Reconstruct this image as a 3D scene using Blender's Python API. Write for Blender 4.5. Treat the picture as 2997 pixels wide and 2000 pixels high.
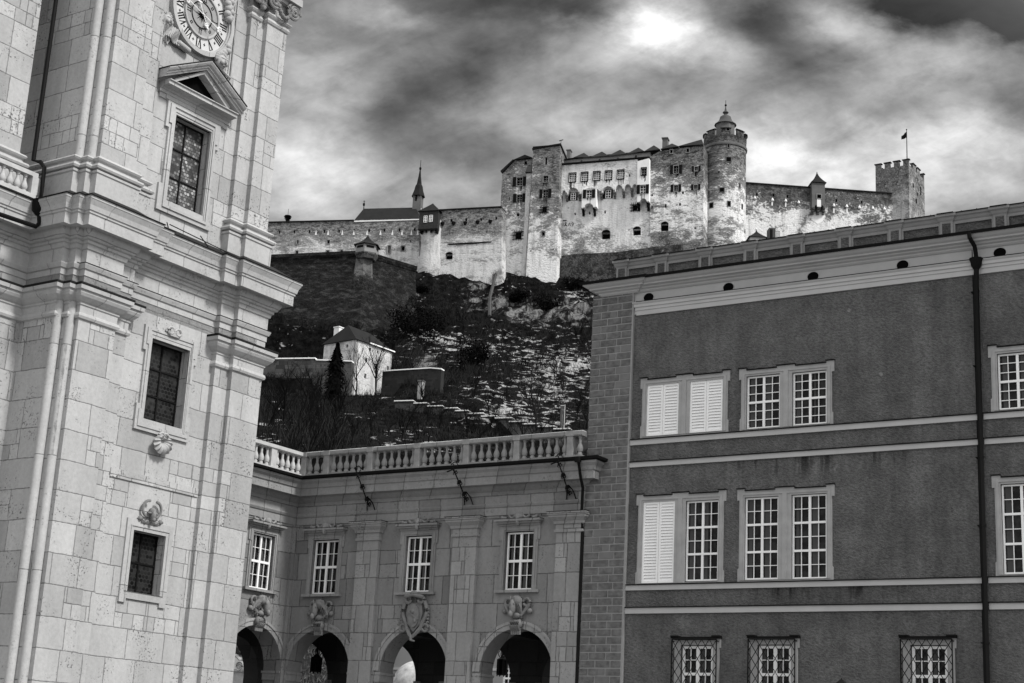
import bpy, bmesh, math, random
from mathutils import Vector, Matrix
from mathutils.geometry import tessellate_polygon
random.seed(7)
PI=math.pi; R_=math.radians
for o in list(bpy.data.objects): bpy.data.objects.remove(o)
sc=bpy.context.scene; COL=sc.collection

# ---------------------------------------------------------------- camera (solved from the photograph's vanishing points)
FPX=4640.0; PITCH=0.271088112; ROLL=0.0531022132; CAMZ=1.7
AZA=-0.569453850; AZB=0.967341888            # bearings of the arcade front and of the cathedral front
def rotm(p,r):
    cp,sp=math.cos(p),math.sin(p); c,s=math.cos(r),math.sin(r)
    return Matrix(((c,-s,0),(s,c,0),(0,0,1)))@Matrix(((1,0,0),(0,sp,-cp),(0,cp,sp)))
RM=rotm(PITCH,ROLL); RMT=RM.transposed()
cam=bpy.data.cameras.new('camera'); camo=bpy.data.objects.new('camera',cam); COL.objects.link(camo)
cam.sensor_width=36; cam.lens=36*FPX/2997; cam.clip_end=6000; cam.clip_start=.5
flip=Matrix(((1,0,0),(0,-1,0),(0,0,-1)))
camo.matrix_world=Matrix.Translation((0,0,CAMZ))@(RMT@flip).to_4x4()
sc.camera=camo
sc.render.resolution_x=1024; sc.render.resolution_y=683
sc.view_settings.view_transform='Standard'; sc.view_settings.look='None'
sc.view_settings.exposure=0.0; sc.view_settings.gamma=1
def ray(x,y): return RMT@Vector(((x-1498.5)/FPX,(y-1000)/FPX,1))
def proj(P):
    v=RM@(Vector(P)-Vector((0,0,CAMZ)))
    if v.z<=.01: return (9999,9999)
    return (FPX*v.x/v.z+1498.5,FPX*v.y/v.z+1000)
def atdepth(x,y,d):
    r=ray(x,y); r=r*(d/r.y); return Vector((r.x,r.y,r.z+CAMZ))

# ---------------------------------------------------------------- sky (overcast) and sun
SUN_EL=R_(46); SUN_D=Vector((.83,-.56,0)).normalized()*math.cos(SUN_EL)+Vector((0,0,math.sin(SUN_EL)))
sun=bpy.data.lights.new('sun','SUN'); suno=bpy.data.objects.new('sun',sun); COL.objects.link(suno)
sun.energy=3.9; sun.angle=R_(11); sun.color=(1,.99,.97)
suno.rotation_euler=SUN_D.to_track_quat('Z','Y').to_euler()
W=bpy.data.worlds.new('World'); sc.world=W; W.use_nodes=True
def build_sky():
    nt=W.node_tree; N=nt.nodes; L=nt.links
    for n in list(N): N.remove(n)
    out=N.new('ShaderNodeOutputWorld'); bg=N.new('ShaderNodeBackground'); L.new(bg.outputs[0],out.inputs[0])
    tc=N.new('ShaderNodeTexCoord'); sep=N.new('ShaderNodeSeparateXYZ'); L.new(tc.outputs['Generated'],sep.inputs[0])
    def M(op,a,b=None,c=None,cl=False):
        m=N.new('ShaderNodeMath'); m.operation=op; m.use_clamp=cl
        for i,v in enumerate((a,b,c)):
            if v is None: continue
            if isinstance(v,(int,float)): m.inputs[i].default_value=v
            else: L.new(v,m.inputs[i])
        return m.outputs[0]
    yy=M('MAXIMUM',sep.outputs[1],.08)
    t=M('DIVIDE',sep.outputs[0],yy); e=M('DIVIDE',sep.outputs[2],yy)
    def noise(vec,scale,det,rough,dist=0):
        n=N.new('ShaderNodeTexNoise'); n.inputs['Scale'].default_value=scale; n.inputs['Detail'].default_value=det
        n.inputs['Roughness'].default_value=rough; n.inputs['Distortion'].default_value=dist; L.new(vec,n.inputs['Vector']); return n.outputs[0]
    cv=N.new('ShaderNodeCombineXYZ'); L.new(t,cv.inputs[0]); L.new(M('MULTIPLY',e,1.5),cv.inputs[1])
    w1=noise(cv.outputs[0],11,6,.6); cv2=N.new('ShaderNodeCombineXYZ'); L.new(t,cv2.inputs[0]); L.new(M('MULTIPLY',e,1.5),cv2.inputs[1]); cv2.inputs[2].default_value=7
    w2=noise(cv2.outputs[0],11,6,.6)
    td=M('ADD',t,M('MULTIPLY',M('SUBTRACT',w1,.5),.07)); ed=M('ADD',e,M('MULTIPLY',M('SUBTRACT',w2,.5),.06))
    # cloud masses: (pixel x, y, half width, half height, tilt deg, brightness change)
    G=[(1927,65,75,62,0,.75),(1945,80,230,120,0,.42),(2483,84,100,55,-15,.30),(1127,22,120,45,-10,.22),(930,290,120,170,0,.20),(884,523,130,120,0,.42),(1640,120,120,60,30,.14),
       (1830,315,330,80,5,.17),(1690,385,260,60,0,.2),(2260,490,170,120,0,.46),(2560,500,340,90,0,.45),(2857,402,260,70,8,.40),(2720,215,170,90,10,.22),(2110,160,120,45,0,.12),(2530,285,80,60,0,.14),(1330,590,420,60,0,.16),
       (1420,20,330,85,0,-.21),(1735,30,130,60,0,-.25),(1390,205,340,75,27,-.135),(1120,330,200,70,33,-.09),(2202,50,150,70,0,-.28),(2285,170,190,75,-12,-.2),(1970,243,170,50,8,-.15),(2810,10,330,100,0,-.27),(2640,30,110,60,-30,-.12),(2950,95,110,60,0,-.2),(2590,320,140,45,-10,-.13),(2408,415,150,40,-12,-.14),(1340,410,260,90,5,-.11),(2985,300,80,60,0,-.12),(1000,140,150,50,20,-.05),(1200,110,130,40,30,-.04),(2100,330,120,45,-10,-.1)]
    val=None
    for (px,py,sx,sy,ang,am) in G:
        r=ray(px,py); t0,e0=r.x/r.y,r.z/r.y
        a=R_(ang)-ROLL; ca,sa=math.cos(a),math.sin(a)
        dx=M('SUBTRACT',td,t0); dy=M('SUBTRACT',ed,e0)
        u=M('MULTIPLY',M('ADD',M('MULTIPLY',dx,ca),M('MULTIPLY',dy,sa)),FPX/sx)
        v=M('MULTIPLY',M('SUBTRACT',M('MULTIPLY',dy,ca),M('MULTIPLY',dx,sa)),FPX/sy)
        q=M('ADD',M('MULTIPLY',u,u),M('MULTIPLY',v,v))
        g=M('MULTIPLY',M('EXPONENT',M('MULTIPLY',q,-.6)),am)
        val=g if val is None else M('ADD',val,g)
    base=M('ADD',val,.27)
    wisp=noise(cv.outputs[0],16,7,.6,.35)
    fine=noise(cv.outputs[0],42,6,.62,.2)
    sv=N.new('ShaderNodeCombineXYZ'); L.new(M('MULTIPLY',M('ADD',M('MULTIPLY',t,.88),M('MULTIPLY',e,.47)),5.),sv.inputs[0]); L.new(M('MULTIPLY',M('SUBTRACT',M('MULTIPLY',e,.88),M('MULTIPLY',t,.47)),22.),sv.inputs[1])
    strk=noise(sv.outputs[0],1.6,8,.62,.5)
    k=M('ADD',M('ADD',M('MULTIPLY',M('SUBTRACT',wisp,.5),1.1),M('MULTIPLY',M('SUBTRACT',strk,.5),.85)),M('MULTIPLY',M('SUBTRACT',fine,.5),.8))
    base=M('MULTIPLY',M('MAXIMUM',base,.03),M('MAXIMUM',M('ADD',k,1),.25))
    # away from this part of the sky the overcast is an even bright layer
    fwd=M('SUBTRACT',M('MULTIPLY',sep.outputs[1],1),0)
    mp=N.new('ShaderNodeMapRange'); mp.interpolation_type='SMOOTHSTEP'; mp.inputs[1].default_value=.70; mp.inputs[2].default_value=.87
    mp.inputs[3].default_value=0; mp.inputs[4].default_value=1; L.new(fwd,mp.inputs[0])
    mx=N.new('ShaderNodeMix'); mx.data_type='FLOAT'; L.new(mp.outputs[0],mx.inputs[0]); L.new(base,mx.inputs[3])
    big=noise(tc.outputs['Generated'],2.2,5,.55); L.new(M('ADD',M('MULTIPLY',big,.6),SKYB),mx.inputs[2])
    sky=N.new('ShaderNodeTexSky'); sky.sky_type='NISHITA'; sky.sun_disc=False; sky.sun_elevation=SUN_EL
    sky.sun_rotation=math.atan2(SUN_D.x,SUN_D.y)
    bw=N.new('ShaderNodeRGBToBW'); L.new(sky.outputs[0],bw.inputs[0])
    fin=M('ADD',M('MULTIPLY',mx.outputs[0],1.0/.1),M('MULTIPLY',bw.outputs[0],.02))
    L.new(fin,bg.inputs[0]); bg.inputs[1].default_value=.1
SKYB=.78
build_sky()

# ---------------------------------------------------------------- materials
def newmat(name):
    m=bpy.data.materials.new(name); m.use_nodes=True
    return m,m.node_tree.nodes,m.node_tree.links,m.node_tree.nodes['Principled BSDF']
class NB:                                   # small node helper
    def __init__(s,m): s.N=m.node_tree.nodes; s.L=m.node_tree.links
    def put(s,sock,v):
        if isinstance(v,(int,float)): sock.default_value=v
        elif isinstance(v,tuple): sock.default_value=v
        else: s.L.new(v,sock)
    def m(s,op,a,b=None,c=None,cl=False):
        n=s.N.new('ShaderNodeMath'); n.operation=op; n.use_clamp=cl
        for i,v in enumerate((a,b,c)):
            if v is not None: s.put(n.inputs[i],v)
        return n.outputs[0]
    def noise(s,vec,scale,det=4,rough=.55,dist=0):
        n=s.N.new('ShaderNodeTexNoise'); n.inputs['Scale'].default_value=scale; n.inputs['Detail'].default_value=det
        n.inputs['Roughness'].default_value=rough; n.inputs['Distortion'].default_value=dist
        if vec is not None: s.L.new(vec,n.inputs['Vector'])
        return n.outputs[0]
    def mix(s,f,a,b):
        n=s.N.new('ShaderNodeMix'); n.data_type='FLOAT'; s.put(n.inputs[0],f); s.put(n.inputs[2],a); s.put(n.inputs[3],b); return n.outputs[0]
    def comb(s,x,y,z):
        n=s.N.new('ShaderNodeCombineXYZ')
        for i,v in enumerate((x,y,z)): s.put(n.inputs[i],v)
        return n.outputs[0]
    def sep(s,v):
        n=s.N.new('ShaderNodeSeparateXYZ'); s.L.new(v,n.inputs[0]); return n.outputs
    def ramp(s,v,a,b,lo=0.,hi=1.,smooth=True):
        n=s.N.new('ShaderNodeMapRange'); n.interpolation_type='SMOOTHSTEP' if smooth else 'LINEAR'
        s.put(n.inputs[0],v); n.inputs[1].default_value=a; n.inputs[2].default_value=b; n.inputs[3].default_value=lo; n.inputs[4].default_value=hi; return n.outputs[0]
    def bump(s,h,strength,dist,P):
        n=s.N.new('ShaderNodeBump'); n.inputs['Strength'].default_value=strength; n.inputs['Distance'].default_value=dist
        s.L.new(h,n.inputs['Height']); s.L.new(n.outputs[0],P.inputs['Normal'])
    def obj(s): return s.N.new('ShaderNodeTexCoord').outputs['Object']
    def white(s,v):
        n=s.N.new('ShaderNodeTexWhiteNoise'); n.noise_dimensions='2D'; s.L.new(v,n.inputs[0]); return n.outputs[0]
def simple(name,v,rough=.7,var=.25,scale=3,metal=0,bump=0,spec=.5):
    m,N,L,P=newmat(name); b=NB(m); o=b.obj()
    n=b.noise(o,scale,5,.6); f=b.m('MULTIPLY',b.m('ADD',b.m('MULTIPLY',b.m('SUBTRACT',n,.5),var*2),1),v)
    b.L.new(f,P.inputs['Base Color']); P.inputs['Roughness'].default_value=rough; P.inputs['Metallic'].default_value=metal
    P.inputs['Specular IOR Level'].default_value=spec
    if bump: b.bump(b.noise(o,scale*6,4,.6),bump,.02,P)
    return m
def ashlar(name,lo,hi,row,width,joint=.45,pit=.5,stain=.35,small=.35,off=0.):
    """irregular dressed stone: courses of random blocks, some split into small repairs"""
    m,N,L,P=newmat(name); b=NB(m); o=b.obj(); x,y,z=b.sep(o)
    px=b.m('ADD',x,y); wob=b.noise(o,1.3,3,.6)
    pz=b.m('ADD',b.m('ADD',z,off),b.m('MULTIPLY',b.m('SUBTRACT',wob,.5),.07))
    px=b.m('ADD',px,b.m('MULTIPLY',b.m('SUBTRACT',b.noise(o,2.1,3,.6),.5),.06))
    def bricks(row,width,seed):
        r=b.m('FLOOR',b.m('DIVIDE',pz,row)); rnd=b.white(b.comb(r,seed,0.)); rnd2=b.white(b.comb(r,seed+3.3,0.))
        w=b.m('MULTIPLY',b.m('ADD',b.m('MULTIPLY',rnd2,.7),.65),width)
        q=b.m('ADD',b.m('DIVIDE',px,w),b.m('MULTIPLY',rnd,7.))
        c=b.m('FLOOR',q); jit=b.m('MULTIPLY',b.m('SUBTRACT',b.white(b.comb(c,b.m('ADD',r,seed),0.)),.5),.0)
        fx=b.m('MULTIPLY',b.m('MINIMUM',b.m('FRACT',q),b.m('SUBTRACT',1.,b.m('FRACT',q))),w)
        fz=b.m('FRACT',b.m('DIVIDE',pz,row)); fz=b.m('MULTIPLY',b.m('MINIMUM',fz,b.m('SUBTRACT',1.,fz)),row)
        val=b.white(b.comb(b.m('ADD',c,seed),b.m('MULTIPLY',r,1.7),0.))
        return val,b.m('MINIMUM',fx,fz)
    v1,d1=bricks(row,width,1.); v2,d2=bricks(row*.5,width*.45,5.)
    sel=b.m('GREATER_THAN',v1,1-small)
    v=b.mix(sel,v1,v2); d=b.mix(sel,d1,b.m('MINIMUM',d1,d2))
    jn=b.noise(o,5,4,.7); j=b.ramp(b.m('ADD',d,b.m('MULTIPLY',b.m('SUBTRACT',jn,.45),.05)),.004,.03)
    tone=b.mix(b.m('POWER',v,.6),lo,hi)
    st=b.noise(b.comb(b.m('MULTIPLY',px,.9),0.,b.m('MULTIPLY',z,.25)),.9,6,.65)
    tone=b.m('MULTIPLY',tone,b.m('ADD',1-stain*.5,b.m('MULTIPLY',st,stain)))
    gr=b.noise(o,7,8,.7); tone=b.m('MULTIPLY',tone,b.m('ADD',.72,b.m('MULTIPLY',gr,.56)))
    pn=b.noise(o,13,4,.6); pv=b.ramp(b.m('ADD',pn,b.m('MULTIPLY',v2,.10)),.64,.72)
    pv=b.m('MULTIPLY',pv,b.m('MULTIPLY',b.ramp(b.noise(o,.8,3),.42,.62),pit)); tone=b.m('MULTIPLY',tone,b.m('SUBTRACT',1.,pv))
    tone=b.m('MULTIPLY',tone,b.mix(j,1-joint,1.))
    L.new(tone,P.inputs['Base Color']); P.inputs['Roughness'].default_value=.85; P.inputs['Specular IOR Level'].default_value=.3
    h=b.m('ADD',b.m('MULTIPLY',j,.6),b.m('ADD',b.m('MULTIPLY',gr,.35),b.m('MULTIPLY',pv,-.5)))
    b.bump(h,.7,.03,P); return m
def weathered(name,zlo,zhi,dlo,dhi,white=.78,dark=.07,sc_=.22,stretch=2.2,cells=.35,foot=None,spec=.2):
    """old white plaster lost in patches over dark rubble; more is lost towards the top"""
    m,N,L,P=newmat(name); b=NB(m); o=b.obj(); x,y,z=b.sep(o)
    px=b.m('ADD',x,y); v=b.comb(px,b.m('MULTIPLY',y,.5),b.m('MULTIPLY',z,stretch))
    n1=b.noise(v,sc_,7,.66,.5); n2=b.noise(v,sc_*4,5,.62); n3=b.noise(v,sc_*13,3,.6)
    nn=b.m('ADD',b.m('ADD',b.m('MULTIPLY',n1,.46),b.m('MULTIPLY',n2,.30)),b.m('MULTIPLY',n3,.30))
    th=b.ramp(z,zlo,zhi,dlo,dhi,False)
    if foot: th=b.m('ADD',th,b.ramp(b.m('ADD',z,b.m('MULTIPLY',b.m('SUBTRACT',b.noise(o,.12,3,.6),.5),14.)),foot[0],foot[1],foot[2],0.))
    mask=b.ramp(b.m('SUBTRACT',nn,b.m('SUBTRACT',.53+.42*.5,b.m('MULTIPLY',th,.42))),-.055,.055)
    vo=N.new('ShaderNodeTexVoronoi'); vo.feature='F1'; vo.inputs['Scale'].default_value=1.5; L.new(v,vo.inputs['Vector'])
    cell=b.m('MULTIPLY',b.noise(v,3.2,3,.7),1.2)
    rub=b.m('MULTIPLY',b.m('MULTIPLY',b.ramp(b.m('ADD',n2,b.m('MULTIPLY',n3,.4)),.55,.85,.35,1.75),b.m('ADD',.1,b.m('MULTIPLY',b.m('MULTIPLY',cell,b.m('ADD',n3,.35)),1.7))),dark); pl=b.m('MULTIPLY',b.m('ADD',.72,b.m('MULTIPLY',n2,.5)),white)
    drip=b.noise(b.comb(b.m('MULTIPLY',px,1.),0.,b.m('MULTIPLY',z,.12)),.9,5,.7); pl=b.m('MULTIPLY',pl,b.ramp(drip,.3,.55,.62,1.))
    holes=b.ramp(b.m('ADD',vo.outputs['Distance'],b.m('MULTIPLY',n3,.3)),.27,.36); holes=b.mix(cells,1.,holes)
    pl=b.m('MULTIPLY',pl,b.m('ADD',.25,b.m('MULTIPLY',holes,.75)))
    t=b.mix(mask,pl,rub); L.new(t,P.inputs['Base Color']); P.inputs['Roughness'].default_value=.9; P.inputs['Specular IOR Level'].default_value=spec
    b.bump(b.m('ADD',b.m('MULTIPLY',b.m('SUBTRACT',1.,mask),.5),n3),.8,.25,P); return m
def roughcast(name,v):
    m,N,L,P=newmat(name); b=NB(m); o=b.obj(); x,y,z=b.sep(o)
    n=b.noise(b.comb(b.m('ADD',b.m('ADD',x,y),b.m('MULTIPLY',z,.6)),b.m('MULTIPLY',y,.3),b.m('MULTIPLY',z,1.6)),9.,5,.66,.3); n2=b.noise(o,26,4,.65)
    big=b.noise(o,.45,5,.6); hh=b.m('ADD',n,b.m('MULTIPLY',n2,.55))
    v2=b.noise(b.comb(b.m('MULTIPLY',x,1.5),0.,b.m('MULTIPLY',z,.16)),1.,6,.65); v3=b.noise(o,1.6,4,.6); t=b.m('MULTIPLY',b.m('MULTIPLY',b.m('ADD',.38,b.m('MULTIPLY',big,.82)),b.m('MULTIPLY',b.ramp(v2,.3,.7,.82,1.18),b.ramp(v3,.35,.65,.88,1.12))),v*1.05); t=b.m('MULTIPLY',t,b.ramp(hh,.5,1.0,.6,1.42))
    # dark run-off stains below the string courses
    run=b.noise(b.comb(b.m('MULTIPLY',x,2.2),0.,b.m('MULTIPLY',z,.28)),1.,5,.7)
    def band(z0,z1): return b.m('MULTIPLY',b.ramp(z,z0,z1),b.m('LESS_THAN',z,z1+.05))
    bd=b.m('MAXIMUM',band(11.4,12.45),band(7.5,8.2)); side=b.ramp(b.m('ABSOLUTE',b.m('SUBTRACT',x,21.6)),1.2,4.5,1.,0.)
    s=b.m('MULTIPLY',b.m('MULTIPLY',b.ramp(run,.48,.62),bd),side); t=b.m('MULTIPLY',t,b.m('SUBTRACT',1.,b.m('MULTIPLY',s,.8)))
    sp=b.ramp(b.noise(o,1.7,2,.5),.735,.78); t=b.m('MULTIPLY',t,b.m('ADD',1.,b.m('MULTIPLY',sp,.9)))
    L.new(t,P.inputs['Base Color']); P.inputs['Roughness'].default_value=.9; P.inputs['Specular IOR Level'].default_value=.25
    b.bump(hh,1.,.075,P); return m
def glassmat(name,v=.012,rough=.08,cell=0,lead=.35):
    m,N,L,P=newmat(name); b=NB(m); o=b.obj(); P.inputs['Roughness'].default_value=rough
    if cell:
        x,y,z=b.sep(o); r=b.m('FLOOR',b.m('DIVIDE',z,cell*.87)); odd=b.m('MULTIPLY',b.m('MODULO',r,2.),.5)
        q=b.m('ADD',b.m('DIVIDE',x,cell),odd); c=b.m('FLOOR',q); rnd=b.white(b.comb(c,r,0.))
        fx=b.m('SUBTRACT',b.m('FRACT',q),.5); fz=b.m('SUBTRACT',b.m('FRACT',b.m('DIVIDE',z,cell*.87)),.5)
        dd=b.m('SQRT',b.m('ADD',b.m('MULTIPLY',fx,fx),b.m('MULTIPLY',fz,fz))); rim=b.ramp(dd,.40,.50)
        big=b.noise(o,1.1,3); t=b.m('MULTIPLY',b.m('ADD',.35,b.m('MULTIPLY',b.m('MULTIPLY',rnd,rnd),2.2)),b.m('MULTIPLY',b.ramp(big,.35,.65,.5,1.5),v))
        t=b.mix(rim,t,v*lead); L.new(t,P.inputs['Base Color']); b.bump(b.m('MULTIPLY',rnd,1.),.25,.02,P); P.inputs['Roughness'].default_value=.35; P.inputs['Specular IOR Level'].default_value=.25
    else:
        n=b.noise(o,1.9,4,.6); L.new(b.m('MULTIPLY',b.ramp(n,.42,.68,.2,4.),v),P.inputs['Base Color']); b.bump(b.noise(o,1.3,2),.06,.2,P); P.inputs['Specular IOR Level'].default_value=.14
    return m
M={}
M['cath']=ashlar('cathedral_marble',.29,.43,1.0,1.6,.55,.75,.65,.14)
M['cathtrim']=ashlar('cathedral_trim',.31,.42,3.7,2.1,.45,.4,.6,.0)
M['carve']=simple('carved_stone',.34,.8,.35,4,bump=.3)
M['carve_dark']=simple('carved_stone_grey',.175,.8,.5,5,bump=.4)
M['arc']=ashlar('arcade_stone',.15,.26,1.02,1.5,.6,.55,.8,.22,.35)
M['arcpil']=ashlar('arcade_pilaster_stone',.21,.32,1.02,.9,.55,.5,.7,.2,.35)
M['arcin']=ashlar('shade_painted_passage_stone',.018,.04,1.02,1.5,.4,.3,.5,.2)  # passage interior: its deep shade is painted into a near-black stone colour
M['arctrim']=ashlar('arcade_trim',.18,.28,3.9,1.15,.55,.4,.85,0)
M['baluster']=simple('baluster_stone',.27,.85,.55,3.1,bump=.3)
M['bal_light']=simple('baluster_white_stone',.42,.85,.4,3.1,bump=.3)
M['render']=roughcast('roughcast_render',.135)
M['panel']=roughcast('roughcast_panel',.11)
M['trimp']=simple('grimy_trim',.22,.85,.35,1.4,bump=.2)
M['trim']=simple('painted_trim',.44,.8,.16,1.4,bump=.15)
M['trimd']=simple('weathered_frame',.33,.8,.3,2.6,bump=.25)
M['quoin']=simple('quoin_block',.12,.9,1.0,5,bump=1.)
M['quoinp']=simple('quoin_mortar',.27,.9,.2,3,bump=.3)
M['white']=simple('white_paint',.86,.5,.08,2,bump=.05)
M['glass']=glassmat('window_glass',.007)
M['lead1']=glassmat('leaded_glass_light',.12,.3,.135,.3)
M['lead2']=glassmat('leaded_glass_dark',.010,.3,.16,2.6)
M['black']=simple('black_iron',.006,.7,.3,5,spec=.12)
M['metalroof']=simple('dark_sheet_metal',.012,.7,.5,2,spec=.15)
M['curtain']=simple('inner_casement',.05,.8,.2,3)
M['gold']=simple('gilded_metal',.85,.3,.1,5)
M['dial']=simple('clock_dial',.5,.7,.15,2)
M['dial2']=simple('clock_centre',.26,.7,.25,2)
M['ink']=simple('black_paint',.008,.8,.2,5,spec=.05)
M['dark']=simple('dark_interior',.005,.95,.2,2,spec=.0)

# ---------------------------------------------------------------- mesh helpers; local axes (u along the front, n out of the wall, z up)
class MB:
    def __init__(s): s.v=[]; s.f=[]
    def add(s,vs,fs):
        k=len(s.v); s.v+= [tuple(v) for v in vs]; s.f+=[tuple(i+k for i in f) for f in fs]; return s
    def box(s,u0,u1,n0,n1,z0,z1):
        return s.add([(u0,n0,z0),(u1,n0,z0),(u1,n1,z0),(u0,n1,z0),(u0,n0,z1),(u1,n0,z1),(u1,n1,z1),(u0,n1,z1)],
                     [(0,1,2,3),(7,6,5,4),(0,4,5,1),(1,5,6,2),(2,6,7,3),(3,7,4,0)])
    def prism(s,poly,n0,n1,holes=(),back=True):
        """polygon(s) in (u,z) given thickness from n0 (back) to n1 (front), with holes cut through"""
        loops=[poly]+list(holes); pts=[p for l in loops for p in l]; N=len(pts)
        tris=tessellate_polygon([[Vector((p[0],p[1],0)) for p in l] for l in loops])
        vs=[(p[0],n1,p[1]) for p in pts]+[(p[0],n0,p[1]) for p in pts]
        fs=[tuple(t) for t in tris]
        if back: fs+=[tuple(i+N for i in reversed(t)) for t in tris]
        k=0
        for l in loops:
            m=len(l)
            for i in range(m):
                a,b=k+i,k+(i+1)%m; fs.append((a,b,b+N,a+N))
            k+=m
        return s.add(vs,fs)
    def sweep(s,path,prof,caps=True,closed=False):
        """profile [(offset outwards, z)] along a plan path [(u,n)], outward = left-hand normal reversed (towards +n for a path in +u)"""
        n=len(path); offs=[]
        for i in range(n):
            def nd(a,b):
                d=Vector((b[0]-a[0],b[1]-a[1])).normalized(); return Vector((-d.y,d.x))
            if closed: n1=nd(path[i-1],path[i]); n2=nd(path[i],path[(i+1)%n])
            else:
                n1=nd(path[i-1],path[i]) if i>0 else None; n2=nd(path[i],path[i+1]) if i<n-1 else None
                n1=n1 or n2; n2=n2 or n1
            mm=(n1+n2); mm=mm/max(.15,mm.dot(n1)) if mm.length>1e-6 else n1
            offs.append(mm)
        m=len(prof); vs=[]
        for (p,o) in zip(path,offs):
            for (d,z) in prof: vs.append((p[0]+o.x*d,p[1]+o.y*d,z))
        fs=[]
        for i in range(n if closed else n-1):
            i2=(i+1)%n
            for j in range(m-1): fs.append((i*m+j,i2*m+j,i2*m+j+1,i*m+j+1))
        if caps and not closed: fs+= [tuple(range(m)),tuple((n-1)*m+j for j in reversed(range(m)))]
        return s.add(vs,fs)
    def tube(s,pts,r,seg=6,r1=None):
        pts=[Vector(p) for p in pts]; n=len(pts); vs=[]; fs=[]
        for i,p in enumerate(pts):
            d=(pts[min(i+1,n-1)]-pts[max(i-1,0)]); d=d.normalized() if d.length>1e-9 else Vector((0,0,1))
            a=d.cross(Vector((0,0,1))); a=a.normalized() if a.length>.05 else d.cross(Vector((1,0,0))).normalized(); c=d.cross(a)
            rr=r if r1 is None else r+(r1-r)*i/max(1,n-1)
            for k in range(seg):
                t=2*PI*k/seg; vs.append(p+a*(rr*math.cos(t))+c*(rr*math.sin(t)))
        for i in range(n-1):
            for k in range(seg):
                k2=(k+1)%seg; fs.append((i*seg+k,i*seg+k2,(i+1)*seg+k2,(i+1)*seg+k))
        fs+=[tuple(reversed(range(seg))),tuple((n-1)*seg+k for k in range(seg))]
        return s.add(vs,fs)
    def lathe(s,prof,c=(0,0),seg=12,ph=0,arc=1.0,cap=True):
        n=len(prof); full=arc>=1; cnt=seg if full else seg+1; vs=[]; fs=[]
        for (r,z) in prof:
            for k in range(cnt):
                t=ph+2*PI*arc*k/seg; vs.append((c[0]+r*math.cos(t),c[1]+r*math.sin(t),z))
        for i in range(n-1):
            for k in range(seg):
                k2=(k+1)%cnt; fs.append((i*cnt+k,i*cnt+k2,(i+1)*cnt+k2,(i+1)*cnt+k))
        if cap and full: fs+=[tuple(reversed(range(cnt))),tuple((n-1)*cnt+k for k in range(cnt))]
        return s.add(vs,fs)
    def ell(s,c,r,seg=10,rings=6,rot=None):
        rot=rot or Matrix.Identity(3); vs=[]; fs=[]; c=Vector(c)
        for i in range(rings+1):
            a=-PI/2+PI*i/rings
            for k in range(seg):
                t=2*PI*k/seg; vs.append(c+rot@Vector((r[0]*math.cos(a)*math.cos(t),r[1]*math.cos(a)*math.sin(t),r[2]*math.sin(a))))
        for i in range(rings):
            for k in range(seg):
                k2=(k+1)%seg; fs.append((i*seg+k,i*seg+k2,(i+1)*seg+k2,(i+1)*seg+k))
        return s.add(vs,fs)
    def ring(s,c,r0,r1,n0,n1,a0=0,a1=2*PI,seg=32):
        """flat band between two radii standing on the wall (axis = n)"""
        full=abs(a1-a0-2*PI)<1e-6; cnt=seg if full else seg+1; vs=[]; fs=[]
        for k in range(cnt):
            t=a0+(a1-a0)*k/seg; ct,st=math.cos(t),math.sin(t)
            for (rr,nn) in ((r0,n0),(r0,n1),(r1,n1),(r1,n0)): vs.append((c[0]+rr*ct,nn,c[1]+rr*st))
        for k in range(seg):
            k2=(k+1)%cnt
            for j in range(4): fs.append((k*4+j,k2*4+j,k2*4+(j+1)%4,k*4+(j+1)%4))
        if not full: fs+=[(0,1,2,3),tuple((cnt-1)*4+j for j in (3,2,1,0))]
        return s.add(vs,fs)
    def mesh(s,name,mat,smooth=False):
        me=bpy.data.meshes.new(name); me.from_pydata([(v[0],-v[1],v[2]) for v in s.v],[],s.f)
        b=bmesh.new(); b.from_mesh(me); bmesh.ops.recalc_face_normals(b,faces=b.faces); b.to_mesh(me); b.free()
        me.materials.append(M[mat] if isinstance(mat,str) else mat)
        if smooth:
            for p in me.polygons: p.use_smooth=True
            try: me.set_sharp_from_angle(angle=R_(40))
            except Exception: pass
        return me
    def build(s,name,mat,parent=None,smooth=False,loc=None):
        o=bpy.data.objects.new(name,s.mesh(name,mat,smooth)); COL.objects.link(o)
        if parent: o.parent=parent
        if loc: o.location=(loc[0],-loc[1],loc[2])
        return o
def put(name,me,parent=None,loc=(0,0,0),rz=0,scale=1):          # another object on shared mesh data
    o=bpy.data.objects.new(name,me); COL.objects.link(o); o.parent=parent; o.location=(loc[0],-loc[1],loc[2]); o.rotation_euler=(0,0,rz)
    if scale!=1: o.scale=(scale,)*3
    return o
def tag(o,label,cat,group=None,kind=None):
    if label: o['label']=label
    if cat: o['category']=cat
    if group: o['group']=group
    if kind: o['kind']=kind
    return o
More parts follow.
